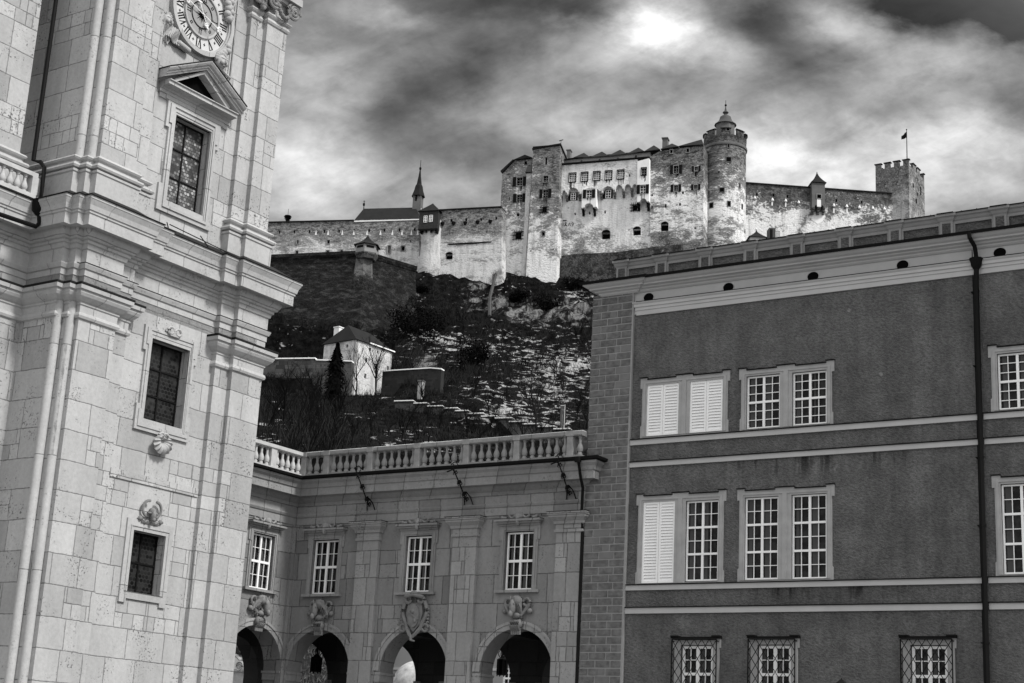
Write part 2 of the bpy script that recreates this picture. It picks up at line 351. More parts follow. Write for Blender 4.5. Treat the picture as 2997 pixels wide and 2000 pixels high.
class Fr:                                  # a vertical reference plane with its own axes
    def __init__(s,o,az): s.o=Vector((o[0],o[1])); s.az=az; s.u=Vector((math.cos(az),math.sin(az))); s.n=Vector((math.sin(az),-math.cos(az)))
    def uz(s,p,n=0):
        d=ray(*p); o=s.o+s.n*n; t=s.n.dot(o)/(s.n.x*d.x+s.n.y*d.y); q=Vector((d.x*t,d.y*t))-o
        return (q.dot(s.u),d.z*t+CAMZ)
    def world(s,u,n,z): q=s.o+s.u*u+s.n*n; return Vector((q.x,q.y,z))
    def n_for_u(s,p,u):
        a=s.uz(p,0)[0]; b=s.uz(p,1)[0]; return (u-a)/(b-a)
    def root(s,name,label,cat,group=None,u=None,n=0,z=0):
        o=bpy.data.objects.new(name,None); COL.objects.link(o); o.empty_display_size=.5
        if u is None: u=0
        q=s.o+s.u*u+s.n*n; o.location=(q.x,q.y,z); o.rotation_euler=(0,0,s.az)
        return tag(o,label,cat,group)
def zoom(x0,y0,k): return lambda x,y:(x0+x*k,y0+y*k)
ZA=zoom(0,0,.44643); ZB=zoom(0,650,.44643); ZC=zoom(0,1300,.44643)
Q4=zoom(700,1200,.5102); Q5=zoom(1150,1200,.5102); R1=zoom(1700,600,.44643); R2=zoom(2300,550,.4784)
def arcpts(c,r,a0,a1,k,rx=None): return [(c[0]+(rx or r)*math.cos(a0+(a1-a0)*i/k),c[1]+r*math.sin(a0+(a1-a0)*i/k)) for i in range(k+1)]
KS=1.24; O2=(-6.515*KS,50*KS)
FA=Fr(O2,AZA)                                         # arcade + palace front
nb_=Vector((math.sin(AZB),-math.cos(AZB)))
FL=Fr(O2,AZB)                                         # arcade's short wing
FC=Fr((O2[0]+nb_.x,O2[1]+nb_.y),AZB)                  # cathedral front
#PARTS
# ================================================================ CATHEDRAL TOWER
cath=FC.root('cathedral','pale marble cathedral tower with clock, pediment and heavy cornice, filling the left side','church tower')
UL=-13.05; UR=-4.17; URU=-4.64
def tower_path(ur,back=-9):
    nave=[(-40,-1.9),(-13.56,-1.9)] if ur!=URU else [(-40,-1.9),(-14.55,-1.9),(-14.55,-3.4),(-13.56,-3.4)]
    return nave+[(-13.56,-.2),(-13.30,-.2),(-13.30,.13),(UL,.13),(UL,.4),(-11.45,.4),(-11.45,.2),(-10.76,.2),(-10.76,0),
            (-6.44,0),(-6.44,.2),(-5.75,.2),(-5.75,.4),(ur,.4),(ur,back)]
def wallsweep(mb,path,z0,z1): mb.sweep(path,[(0,z0),(0,z1)],caps=False)
RW={'w3':(-9.29,-7.80,7.24,9.31),'w2':(-9.47,-7.64,13.15,16.03),'w1':(-9.59,-7.77,21.13,24.45)}
def face(mb,z0,z1,holes):
    """mid-face of the tower between its pilasters, with window openings"""
    mb.prism([(-10.76,z0),(-6.44,z0),(-6.44,z1),(-10.76,z1)],-.42,0,[[(a,c),(b,c),(b,d),(a,d)] for (a,b,c,d) in holes])
p=tower_path(UR); w=MB(); wallsweep(w,p[:11],0,16.9); wallsweep(w,p[11:],0,16.9); face(w,0,16.9,[RW['w3'],RW['w2']])
w.build('lower_wall','cath',cath)
p=tower_path(URU); w=MB(); wallsweep(w,p[:13],16.9,34); wallsweep(w,p[13:],16.9,34); face(w,16.9,34,[RW['w1']])
w.build('upper_wall','cath',cath)
# roll mouldings in the re-entrant corner
for (cu,cn) in ((-13.42,-.22),(-13.17,.11)):
    for (z0,z1) in ((0,16.3),(21.0,34)):
        c=MB(); c.lathe([(.155,z0),(.155,z1)],(cu,cn),14); c.build('corner_colonnette','cathtrim',cath,True)
# capitals of the lower order
capprof=[(0,15.72),(.07,15.75),(.1,15.83),(.07,15.92),(.02,15.95),(.02,16.18),(.06,16.22),(.06,16.28),(.12,16.32),(.24,16.45),(.29,16.55),(.29,16.63),(.36,16.65),(.37,16.78),(.30,16.82),(0,16.86)]
P=tower_path(UR)
m=MB(); m.sweep(P[:10]+[(-10.76,.0)],capprof); m.build('pilaster_capital','cathtrim',cath)
m=MB(); m.sweep([(-6.44,0)]+P[12:],capprof); m.build('pilaster_capital','cathtrim',cath)
capblk=[(.004,16.80),(.39,16.80),(.39,16.86),(.004,16.875)]
m=MB(); m.sweep(P[:10]+[(-10.76,0)],capblk); m.sweep([(-6.44,0)]+P[12:],capblk); m.build('capital_flashing','metalroof',cath)
# entablature, broken forward round every pilaster
ent=[(0,16.88),(0,17.2),(.03,17.22),(.03,17.42),(.08,17.45),(.13,17.58),(.13,17.62),(.02,17.66),(.02,18.12),(.07,18.15),(.1,18.28),(.16,18.31),(.16,18.4),(.24,18.43),(.32,18.58),(.36,18.66),(.36,18.74),(.60,18.77),(.64,18.73),(.64,19.1),(.68,19.13),(.68,19.2),(.72,19.22),(.75,19.38),(.83,19.55),(.85,19.57),(.85,19.66)]
m=MB(); m.sweep(P,ent); m.build('entablature','cathtrim',cath)
m=MB(); m.sweep(P,[(0,20.2),(.45,19.9),(.9,19.69),(.9,19.665),(.0,19.66)]); m.build('cornice_roof','metalroof',cath)
m=MB(); m.sweep(P[4:],[(.10,17.622),(.15,17.622),(.15,17.64),(.1,17.645)]); m.build('string_flashing','metalroof',cath)
# pedestals and torus bases of the upper order
U=tower_path(URU)
base=[(0,20.05),(.16,20.05),(.16,20.78),(.2,20.82),(.2,20.9),(.1,20.93),(.24,20.96),(.27,21.03),(.24,21.1),(.1,21.14),(.08,21.24),(.16,21.28),(.2,21.34),(.16,21.4),(.04,21.43),(0,21.5)]
m=MB(); m.sweep(U[:12]+[(-10.76,0)],base); m.build('pilaster_base','cathtrim',cath)
m=MB(); m.sweep([(-6.44,0)]+U[14:],base); m.build('pilaster_base','cathtrim',cath)
# ionic capitals at the top edge
def ionic(path,u0,u1,nf):
    o=MB(); o.sweep(path,[(0,29.75),(.05,29.78),(.09,29.86),(.05,29.95),(.02,30.0),(.09,30.05),(.14,30.12),(.1,30.2),(0,30.22)])
    k=o.build('capital','cathtrim',cath)
    v=MB()
    for (cu,sg) in ((u0-.02,-1),(u1+.05,1)):
        pts=[]
        for i in range(40):
            a=i/39*5*PI; r=.40*(1-i/46); pts.append((cu+sg*r*math.cos(a),nf+.22+.002*i,30.68+r*math.sin(a)))
        v.tube(pts,.075,6,.05); v.ell((cu,nf+.2,30.68),(.3,.12,.3)); v.ell((cu,nf+.31,30.68),(.07,.07,.07))
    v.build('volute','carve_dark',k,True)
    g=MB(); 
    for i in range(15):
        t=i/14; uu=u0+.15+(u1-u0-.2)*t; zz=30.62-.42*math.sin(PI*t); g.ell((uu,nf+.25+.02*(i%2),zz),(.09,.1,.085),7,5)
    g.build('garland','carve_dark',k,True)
    e=MB(); e.box(u0-.1,u1+.12,-.3,nf+.2,30.86,31.0); e.box(u0-.3,u1+.35,-.3,nf+.38,31.0,31.3); e.build('abacus','carve',k)
ionic([(-5.75,.2)]+U[16:],-5.72,URU,.4)
ionic([(-6.44,0),(-6.44,.2),(-5.9,.2)],-6.42,-5.95,.2)
e=MB(); e.sweep([(-10.76,0),(-6.44,0),(-6.44,.2),(-5.75,.2),(-5.75,.4),(URU,.4),(URU,-8)],[(0,31.3),(.3,31.35),(.5,31.6),(.5,32),(0,32.1)]); e.build('upper_string','cathtrim',cath)

# --- windows
def cath_window(key,glass,nb,cols,frame):
    a,b,c,d=RW[key]
    f=MB()
    for poly,holes,n0,n1 in frame: f.prism(poly,n0,n1,holes)
    fr=f.build('window',"cathtrim",cath)
    g=MB(); g.box(a-.02,b+.02,-.40,-.36,c-.02,d+.02); g.build('leaded_pane',glass,fr)
    l=MB(); um=(a+b)/2
    for i in range(1,cols): l.box(a+(b-a)*i/cols-.03,a+(b-a)*i/cols+.03,-.36,-.32,c,d)
    for i in range(1,nb): zz=c+(d-c)*i/nb; l.box(a,b,-.36,-.315,zz-.025,zz+.025)
    l.box(a,a+.05,-.36,-.31,c,d); l.box(b-.05,b,-.36,-.31,c,d); l.box(a+.05,b-.05,-.36,-.31,c,c+.05); l.box(a+.05,b-.05,-.36,-.31,d-.05,d)
    l.build('glazing_bars','black',fr)
    return fr
def rect(a,b,c,d): return [(a,c),(b,c),(b,d),(a,d)]
def eared(a,b,c,d,e,h,low=False):     # architrave outline with ears at the top (and feet at the bottom)
    p=[(a,c)]
    if low: p=[(a-e,c),(a-e,c+h),(a,c+h)]
    q=[(a,d-h),(a-e,d-h),(a-e,d)]
    l=p+q; r=[(2*((a+b)/2)-u,z) for (u,z) in reversed(l)]
    return (l+r)[::-1]
a,b,c,d=RW['w3']
fr3=cath_window('w3','lead2',2,2,[
    (rect(a-.32,b+.31,c-.24,d+.37),[rect(a,b,c,d)],-.1,.07),
    ([(a-.32,c-.38),(a-.02,c-.38),(a-.02,c-.242),(a-.32,c-.242)],[],0,.075),([(b+.02,c-.38),(b+.31,c-.38),(b+.31,c-.242),(b+.02,c-.242)],[],0,.075),
    (rect(a-.15,b+.15,c-.0,d+.16),[rect(a-.12,b+.12,c-.001,d+.13)],.065,.1)])
a,b,c,d=RW['w2']
fr2=cath_window('w2','lead2',3,2,[
    (eared(a-.25,b+.25,c-.42,d+.42,.13,.9,True),[rect(a,b,c,d)],-.1,.09),
    (eared(a-.17,b+.17,c-.3,d+.34,.1,.6,True),[rect(a-.1,b+.1,c-.2,d+.26)],.08,.125),
    (eared(a-.1,b+.1,c-.2,d+.2,.06,.5),[rect(a-.05,b+.05,c-.19,d+.12)],.08,.11)])
s=MB(); 
for q in (-1,1): s.tube([(-8.55+q*.18+.14*math.cos(t*.5),.16,d+.46+.12*math.sin(t*.5)) for t in range(13)],.05,6)
s.box(-8.75,-8.36,.08,.19,d+.27,d+.52); s.box(-8.95,-8.2,.08,.16,d+.38,d+.44); s.build('scroll_keystone','carve',fr2,True)
a,b,c,d=RW['w1']
fr1=cath_window('w1','lead1',3,2,[
    (eared(a-.28,b+.28,c-.45,d+.4,.16,1.0,True),[rect(a,b,c,d)],-.1,.1),
    (eared(a-.2,b+.2,c-.3,d+.32,.12,.75),[rect(a-.12,b+.12,c-.2,d+.24)],.09,.15),
    (eared(a-.1,b+.1,c-.2,d+.16,.05,.5),[rect(a-.04,b+.04,c-.19,d+.08)],.09,.13),
    (rect(-10.15,-7.2,24.87,25.2),[],0,.1)])
# pediment over the upper window (two raking cornices meeting at the apex, tympanum a dark panel with its recess shade painted in)
pd=MB(); cu=-8.72; zb=25.15; hw=1.66; rise=1.04
prof=[(.10,-.02),(.16,.0),(.2,.08),(.36,.12),(.52,.13),(.52,.30),(.58,.33),(.58,.38),(.64,.42),(.70,.52),(.70,.56),(0,.60)]
prof=[(n,h*.68) for n,h in prof]
def straight(mb,p0,p1,prof):     # moulding between two wall points, profile (n, height above line)
    d=Vector((p1[0]-p0[0],0,p1[1]-p0[1])).normalized(); vs=[]; mm=len(prof)
    for p in (p0,p1):
        for (n,h) in prof: vs.append((p[0],n,p[1]+h))
    fs=[(j,mm+j,mm+(j+1)%mm,(j+1)%mm) for j in range(mm)]+[tuple(range(mm)),tuple(range(2*mm-1,mm-1,-1))]
    mb.add(vs,fs)
pr=[(0,-.02)]+prof[:-4]+[(0,.30)]
straight(pd,(cu-hw-.1,zb),(cu+hw+.1,zb),pr)
pr2=[(.5,.0)]+[(.52,.10),(.58,.13),(.58,.2),(.66,.26),(.72,.38),(.72,.45),(0,.47),(0,0)]
pr2=[(n,h*.72) for n,h in pr2]
hb=zb+.30
straight(pd,(cu-hw-.32,hb-.02),(cu-.0,hb+rise),pr2); straight(pd,(cu,hb+rise),(cu+hw+.32,hb-.02),pr2)
inn=[(0,-.13),(.38,-.13),(.4,-.04),(.45,0),(0,0)]
straight(pd,(cu-hw+.25,hb+.12),(cu,hb+rise-.02),inn); straight(pd,(cu,hb+rise-.02),(cu+hw-.25,hb+.12),inn)
pdo=pd.build('pediment','cathtrim',cath)
t=MB(); t.prism([(cu-hw+.3,hb),(cu+hw-.3,hb),(cu,hb+rise-.1)],0,.05); t.build('tympanum','dark',pdo)
t=MB(); rf=[(0,.342),(.75,.328),(.75,.36),(0,.38)]
straight(t,(cu-hw-.35,hb-.03),(cu,hb+rise+.004),rf); straight(t,(cu,hb+rise+.004),(cu+hw+.35,hb-.03),rf); t.build('pediment_flashing','metalroof',pdo)
fz=MB(); fz.box(-10.45,-6.95,0,.06,24.85,25.14); fz.box(-10.5,-6.9,0,.12,25.03,25.145); fz.build('frieze_block','cathtrim',pdo)
# carved shell under the middle window
sh=MB(); cu,cz=-8.6,12.33; SS=.7
vs=[(cu,.2,cz+.22)]; K=44
for j in range(1,7):
    for i in range(K+1):
        t=i/K; a=PI*(1.08+.0)+ (t)*PI*(1.84) -.0
        a=PI*.62+t*PI*1.76; rib=.5+.5*math.cos(t*2*PI*11)
        rr=SS*.56*j/6*(1+.06*rib*(j/6)); uu=cu+rr*math.cos(a)*1.05; zz=cz+.06+rr*math.sin(a)*.9+.2*SS*(1-j/6)
        nn=.04+.3*math.sin(PI*min(1,.2+.8*(1-j/6)))+.075*rib*(j/6)
        vs.append((uu,nn,zz))
fs=[(0,1+i,2+i) for i in range(K)]
for j in range(5):
    for i in range(K): q=1+j*(K+1)+i; fs.append((q,q+1,q+K+2,q+K+1))
sh.add(vs,fs); 
for q in (-1,1): sh.tube([(cu+q*.08+q*.13*math.cos(t*.45),.26,cz+.36+.08*math.sin(t*.45)) for t in range(15)],.055,6,.03)
sh.build('shell_ornament','carve',cath,True)
# raised band across the mid-face and ram mask over the lowest window
bd=MB(); bd.prism(rect(-10.6,-6.47,10.92,11.22),0,.05); bd.build('stone_band','cath',cath)
rm=MB(); cu,cz=-8.64,9.94
for q in (-1,1):
    pts=[]
    for i in range(22):
        a=PI*(.5+.0)+q*0; t=i/21
        ang=PI/2-q*(t*1.25*PI); r=.25
        pts.append((cu+q*.17+.25*math.cos(ang)*1.0,.16-.08*t,cz+.18+r*math.sin(ang)*1.05))
    for i in range(len(pts)-1):
        c0=Vector(pts[i]); rm.ell(c0,(.055,.055,.055),6,4)
    rm.tube(pts,.042,6,.03)
    rm.ell((cu+q*.47,.1,cz-.2),(.09,.07,.09),8,5)
    rm.tube([(cu+q*(.1+.26*t/9),.1,cz-.28+.03*math.sin(t)) for t in range(10)],.05,6)
    rm.ell((cu+q*.15,.2,cz+.02),(.09,.06,.045),8,5); rm.ell((cu+q*.07,.24,cz+.06),(.035,.03,.035),6,4)
rm.ell((cu,.16,cz+.1),(.14,.13,.13)); rm.ell((cu,.22,cz-.06),(.09,.12,.2)); rm.ell((cu,.27,cz-.2),(.07,.08,.08)); rm.tube([(cu-.4,.07,cz-.3),(cu+.4,.07,cz-.3)],.06,6)
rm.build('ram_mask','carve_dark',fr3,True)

# --- clock
ck=MB(); CC=(-8.87,28.76); CR=1.6
ck.ring(CC,CR-.16,CR,-.02,.2,seg=56); ck.ring(CC,CR-.22,CR-.16,-.02,.13,seg=56)
clock=ck.build('clock','cathtrim',cath,False)
dl=MB(); dl.ring(CC,.0,CR-.2,0,.04,seg=56); dl.build('dial','dial',clock)
d2=MB(); d2.ring(CC,0,.86,.04,.055,seg=48); d2.build('dial_centre','dial2',clock)
rg=MB(); rg.ring(CC,.82,.9,.05,.11,seg=48); rg.build('inner_ring','cathtrim',clock)
r3=MB(); r3.ring(CC,.50,.54,.055,.075,seg=40)
for i in range(16):
    t=i*PI/8; l=.26 if i%2 else .34
    pts=[(CC[0]+l*k/5*math.cos(t+.12*math.sin(k*1.6)*(i%2)),.065,CC[1]+l*k/5*math.sin(t+.12*math.sin(k*1.6)*(i%2))) for k in range(6)]; r3.tube(pts,.03,4,.004)
r3.build('sun_motif','ink',clock)
NUM=['XII','I','II','III','IIII','V','VI','VII','VIII','IX','X','XI']
def roman(mb,txt,ang,r0,r1,n,half,thick,serif=True):
    """draw a roman numeral radially (its foot towards the centre)"""
    rad=Vector((math.cos(ang),math.sin(ang))); tan=Vector((math.sin(ang),-math.cos(ang)))
    wd={'I':.095,'V':.21,'X':.21}; tot=sum(wd[c] for c in txt)*half; x=-tot/2
    def bar(xa,ra,xb,rb,w):
        A=Vector(CC)+rad*ra+tan*xa; B=Vector(CC)+rad*rb+tan*xb; d=(B-A).normalized(); q=Vector((-d.y,d.x))*w/2
        P=[A-q,B-q,B+q,A+q]; vs=[(v.x,n,v.y) for v in P]+[(v.x,n+.012,v.y) for v in P]
        mb.add(vs,[(0,1,2,3),(7,6,5,4),(0,1,5,4),(1,2,6,5),(2,3,7,6),(3,0,4,7)])
    for c in txt:
        w=wd[c]*half; cx=x+w/2
        if c=='I': bar(cx,r0,cx,r1,thick)
        if c=='V': bar(x+.12*w,r1,cx,r0,thick); bar(x+.88*w,r1,cx,r0,thick*.5)
        if c=='X': bar(x+.1*w,r1,x+.9*w,r0,thick); bar(x+.9*w,r1,x+.1*w,r0,thick*.5)
        if serif:
            if c!='V': bar(x+.05*w,r0,x+.95*w,r0,.022)
            bar(x+.05*w,r1,x+.95*w,r1,.022)
        x+=w
nm=MB()
for i,tx in enumerate(NUM): roman(nm,tx,PI/2-i*PI/6,.95,1.32,.042,1.0,.045)
for i in range(12):
    t=PI/2-(i+.5)*PI/6; c=(CC[0]+1.13*math.cos(t),CC[1]+1.13*math.sin(t)); s=.055
    nm.prism([(c[0],c[1]-s*1.3),(c[0]+s*.3,c[1]-s*.3),(c[0]+s*1.1,c[1]),(c[0]+s*.3,c[1]+s*.3),(c[0],c[1]+s*1.3),(c[0]-s*.3,c[1]+s*.3),(c[0]-s*1.1,c[1]),(c[0]-s*.3,c[1]-s*.3)],.042,.052)
nm.build('numerals','ink',clock)
n2=MB()
for i,tx in ((0,'IIII'),(3,'I'),(6,'II'),(9,'III')): roman(n2,tx,PI/2-i*PI/6,.58,.8,.056,1.0,.022)
for i in range(4):
    t=PI/4+i*PI/2; c=(CC[0]+.68*math.cos(t),CC[1]+.68*math.sin(t)); n2.ring(c,.05,.075,.055,.07,seg=4,a0=0,a1=2*PI)
n2.build('inner_numerals','ink',clock)
def hand(px0,px1,l0,l1,w,lobe,name):
    a=Vector(FC.uz(ZA(*px0),.15)); b=Vector(FC.uz(ZA(*px1),.15)); d=(b-a).normalized(); c=Vector(CC); h=MB()
    P=lambda s,q=0:(c.x+d.x*s-d.y*q,.15,c.y+d.y*s+d.x*q)
    h.tube([P(-l0),P(l1)],w,5)
    h.ell(P(0),(.05,.04,.05),8,5)
    if lobe=='moon':
        h.tube([P(l1-.02+.13*math.cos(t*.3+.6)*.6,.11*math.sin(t*.3+.6)) for t in range(-2,14)],.035,6)
        for q in (-.07,0,.07): h.tube([P(-l0+.06*math.cos(t)-(.07 if q==0 else 0),q+.055*math.sin(t)) for t in [k*.7 for k in range(10)]],.026,5)
    else:
        for q,s in ((-.055,l1-.12),(.055,l1-.12),(0,l1-.02)): h.tube([P(s+.05*math.cos(t),q+.045*math.sin(t)) for t in [k*.7 for k in range(10)]],.022,5)
        h.tube([P(l1),P(l1+.14)],.03,5,.004); h.tube([P(-l0-.06*math.cos(t*.35),.09*math.sin(t*.35-1.6)) for t in range(10)],.035,5)
    h.build(name,'gold',clock)
hand((1250,20),(1415,185),.86,.92,.018,'moon','minute_hand'); hand((1305,40),(1345,180),.5,.5,.016,'trefoil','hour_hand')
# carved figures round the clock: bearded wind mask (left), cherub head (right), wings
def mask(mb,c,s,beard):
    cu,cn,cz=c
    mb.ell((cu,cn+.1*s,cz),(.26*s,.22*s,.33*s),12,8); mb.ell((cu+.06*s,cn+.33*s,cz-.03*s),(.05*s,.08*s,.09*s)); mb.ell((cu-.08*s,cn+.29*s,cz-.08*s),(.1*s,.09*s,.1*s)); mb.ell((cu+.15*s,cn+.27*s,cz-.08*s),(.09*s,.09*s,.1*s))
    mb.ell((cu+.05*s,cn+.27*s,cz-.19*s),(.07*s,.06*s,.03*s)); mb.ell((cu+.04*s,cn+.25*s,cz+.12*s),(.2*s,.08*s,.06*s))
    if beard:
        for k in range(11):
            q=-.3+.06*k; mb.tube([(cu+q*s+.05*math.sin(t*.9+k),cn+(.2-.02*t)*s,cz-.1*s-t*.1*s*(1+.02*k)) for t in range(9)],.05*s,5,.02*s)
        for k in range(6): mb.ell((cu-.25*s+.08*k*s,cn+.12*s,cz+.3*s+.05*s*math.sin(k*2)),(.09*s,.12*s,.1*s),7,5)
    else:
        for k in range(9): t=k*.4+.2; mb.ell((cu+.25*s*math.cos(t),cn+.12*s,cz+.12*s+.24*s*math.sin(t)),(.11*s,.12*s,.11*s),7,5)
mk=MB(); u,z=FC.uz(ZA(1115,130),.3); mask(mk,(u,.05,z),.8,True)
for k in range(9):
    u,z=FC.uz(ZA(1120+9*k,205+9*k),.2); mk.tube([(u-.25+.02*t,.16+.05*math.sin(t+k),z+.32-.09*t) for t in range(7)],.09,6,.03)
for k in range(6):
    u,z=FC.uz(ZA(1180+11*k,285+9*k),.2); mk.ell((u,.16,z),(.13,.14,.12),7,5)
mk.build('wind_mask_carving','carve',clock,True)
mk=MB(); u,z=FC.uz(ZA(1462,405),.3); mask(mk,(u,.08,z),.95,False)
for p in ((1500,305),(1475,345),(1455,365),(1500,335),(1440,385)): u,z=FC.uz(ZA(*p),.2); mk.ell((u,.14,z),(.16,.15,.14),8,5)
for k in range(5): u,z=FC.uz(ZA(1415+10*k,415+11*k),.2); mk.tube([(u,.1,z),(u+.25,.22,z-.12),(u+.5,.18,z-.14)],.07,6,.04)
mk.build('cherub_carving','carve',clock,True)
mk=MB()
for k in range(9): u,z=FC.uz(ZA(1500+5*math.sin(k*1.7),-10+17*k),.2); mk.ell((u+.1*(k%2),.16,z),(.17,.17,.15),8,5)
mk.tube([( *FC.uz(ZA(1550-5*k,10*k-10),.1)[:1],.14,FC.uz(ZA(1550-5*k,10*k-10),.1)[1]) for k in range(10)],.06,6)
mk.build('foliage_carving','carve',clock,True)
pn=MB(); u0,u1=-10.6,-7.05; pn.box(u1-.06,u1,0,.06,26.9,31.2); pn.box(u1-.16,u1-.1,0,.04,26.9,31.2); pn.build('panel_edge','cathtrim',cath)
# --- nave gallery, balustrade, drain pipes
gl=MB(); gl.box(-40,-13.57,-1.9,-1.2,19.67,19.9); gl.build('gallery_slab','cathtrim',cath)
blp=[(.09,0),(.09,.06),(.07,.07),(.115,.12),(.125,.2),(.10,.29),(.055,.42),(.05,.52),(.075,.54),(.075,.58),(.09,.59),(.09,.64)]
bl_me=MB().lathe([(r*.95,z*.95) for r,z in blp],(0,0),10).mesh('gallery_baluster','bal_light',True)
NBZ=19.72+.17; NN=-1.2
rl=MB(); rl.box(-40,-14.3,NN-.14,NN+.14,NBZ+.61,NBZ+.76); rl.box(-40,-14.3,NN-.15,NN+.15,NBZ-.14,NBZ); rl.box(-14.52,-14.22,NN-.14,NN+.14,NBZ,NBZ+.61)
br=rl.build('gallery_balustrade','bal_light',cath)
for i in range(9): put('baluster',bl_me,br,(-14.72-.30*i,NN,NBZ))
dp=MB(); dp.tube([(-14.15,-1.65,34),(-14.15,-1.65,21.3),(-14.2,-1.2,21.15),(-14.2,-.95,20.9),(-14.2,-.9,19.6)],.075,8)
dp.lathe([(.1,19.15),(.24,19.3),(.26,19.55),(.26,19.7)],(-14.2,-.9),10); dp.tube([(-14.2,-.9,19.3),(-14.2,-.8,18.9),(-14.35,-.75,18.7),(-20,-.7,18.45)],.08,8)
dp.build('drain_pipe','black',cath,True)
rod=MB(); rod.tube([(-9.9,.75,20.0),(-6.5,.75,19.85)],.02,5); rod.tube([(-8.2,.55,20.15),(-8.0,.8,19.75)],.02,5); rod.tube([(-9.9,.6,20.1),(-9.9,.78,19.7)],.02,5)
rod.build('snow_rail','black',cath)
# ================================================================ ARCADE between cathedral and palace
arc=FA.root('arcade','grey stone arcade with open arches and balustrade between cathedral and roughcast palace','arcade')
ARC=[1.66,6.08,10.47]; AR=1.5; AZC=5.42; NT=.83; FD=4.3
def loc_L(u,n): q=FL.o+FL.u*u+FL.n*n-FA.o; return (q.dot(FA.u),q.dot(FA.n))
class LMB(MB):                              # same helpers, written in the short wing's axes
    def mesh(s,name,mat,smooth=False):
        s.v=[(*loc_L(v[0],v[1]),v[2]) for v in s.v]; return MB.mesh(s,name,mat,smooth)
def arch_outline(u0,u1,z1,centres,spring=AZC,r=AR):
    p=[(u0,0)]
    for c in centres:
        p+=[(c-r,0)]+arcpts((c,spring),r,PI,0,28)+[(c+r,0)]
    return p+[(u1,0),(u1,z1),(u0,z1)]
AW={'w2':(.98,2.22),'w3':(5.39,6.57),'w4':(9.78,10.97)}; WZ=(8.27,10.36); LW=(-2.37,-1.17)
w=MB(); w.prism(arch_outline(0,13.05,12.4,ARC),-NT,0,[rect(a,b,*WZ) for a,b in AW.values()]); w.build('front_wall','arc',arc)
w=LMB(); w.prism(arch_outline(-8.2,0,12.4,[-1.72]),-NT,0,[rect(*LW,*WZ)]); w.build('wing_wall','arc',arc)
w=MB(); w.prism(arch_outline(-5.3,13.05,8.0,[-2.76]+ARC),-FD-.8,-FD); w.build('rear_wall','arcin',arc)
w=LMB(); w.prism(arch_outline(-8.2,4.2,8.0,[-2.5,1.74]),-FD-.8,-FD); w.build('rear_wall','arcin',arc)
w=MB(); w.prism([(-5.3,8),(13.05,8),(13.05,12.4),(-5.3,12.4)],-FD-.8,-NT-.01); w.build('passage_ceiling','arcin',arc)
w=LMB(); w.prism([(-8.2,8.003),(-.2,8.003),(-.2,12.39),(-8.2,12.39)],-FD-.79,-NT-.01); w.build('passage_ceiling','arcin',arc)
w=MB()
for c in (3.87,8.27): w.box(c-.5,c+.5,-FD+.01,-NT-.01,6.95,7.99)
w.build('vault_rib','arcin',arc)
# pilasters
PIL=[(3.2,4.2),(7.58,8.62),(11.95,12.99)]
for a,b in PIL:
    k=MB(); k.box(a,b,.002,.15,0,10.3); po=k.build('pilaster','arcpil',arc)
    c=MB(); c.sweep([(a,.0),(a,.15),(b,.15),(b,.0)][::1],[(.0,10.2),(.06,10.24),(.06,10.32),(.02,10.34),(.02,10.5),(.08,10.53),(.1,10.62),(.22,10.75),(.22,10.8),(.26,10.83),(.26,10.93),(0,10.94)]); c.build('capital','arcpil',po)
    c=MB(); c.sweep([(a,.0),(a,.15),(b,.15),(b,.0)],[(0,10.941),(.275,10.935),(.275,10.95),(0,10.965)]); c.build('flashing','metalroof',po)
k=MB(); k.box(.0,.17,.002,.1,0,10.95); k.box(-.2,.1,.0,.25,0,10.95); k.build('corner_strip','arc',arc)
# entablature along both wings
AP=[loc_L(-8.2,0),(0,0),(13.05,0),(13.05,-.6)]
ent=[(.0,10.97),(.04,10.97),(.04,11.24),(.08,11.27),(.12,11.35),(.12,11.39),(.015,11.42),(.015,11.84),(.08,11.88),(.16,11.95),(.2,12.03),(.46,12.06),(.52,12.03),(.52,12.30),(.57,12.33),(.62,12.46),(.72,12.55),(.72,12.63),(0,12.68)]
m=MB(); m.sweep(AP,ent); m.build('entablature','arctrim',arc)
gt=MB(); gt.sweep(AP,[(.70,12.64),(.84,12.66),(.86,12.75),(.83,12.75),(.80,12.69),(.70,12.68)]); gt.sweep(AP,[(.0,12.685),(.74,12.66),(.74,12.70),(0,12.73)]); gt.build('gutter','black',arc)
# balustrade
BN=.36; BZ=12.72
class BAL: pass
rail=[(-.17,BZ+.90),(-.17,BZ+1.03),(.17,BZ+1.03),(.17,BZ+.90),(.13,BZ+.86),(-.13,BZ+.86),(-.17,BZ+.90)]
foot=[(-.17,BZ),(-.17,BZ+.17),(.17,BZ+.17),(.17,BZ)]
BP=[loc_L(-8,BN),(BN*.97,BN),(13.06,BN)]
m=MB(); m.sweep(BP[1:],rail,caps=True); m.sweep(BP[1:],foot); bal=m.build('balustrade','arctrim',arc)
m=MB(); m.sweep(BP[:2],rail); m.sweep(BP[:2],foot); wbal=m.build('balustrade','bal_light',arc)
sn=MB(); sn.sweep(BP[1:],[(-.15,BZ+1.03),(-.12,BZ+1.05),(.12,BZ+1.05),(.15,BZ+1.03)]); sn.build('rail_snow','white',bal)
abp=[(.10,0),(.10,.10),(.075,.11),(.075,.14),(.105,.16),(.125,.24),(.125,.30),(.09,.40),(.055,.48),(.055,.66),(.08,.67),(.08,.69),(.095,.70),(.095,.73)]
AB=MB().lathe([(r*.86,z*.945) for r,z in abp],(0,0),10).mesh('baluster','baluster',True)
ABL=MB().lathe([(r*.86,z*.945) for r,z in abp],(0,0),10).mesh('baluster','bal_light',True)
POST=[.52,1.66,3.76,5.96,8.16,10.34,12.56]
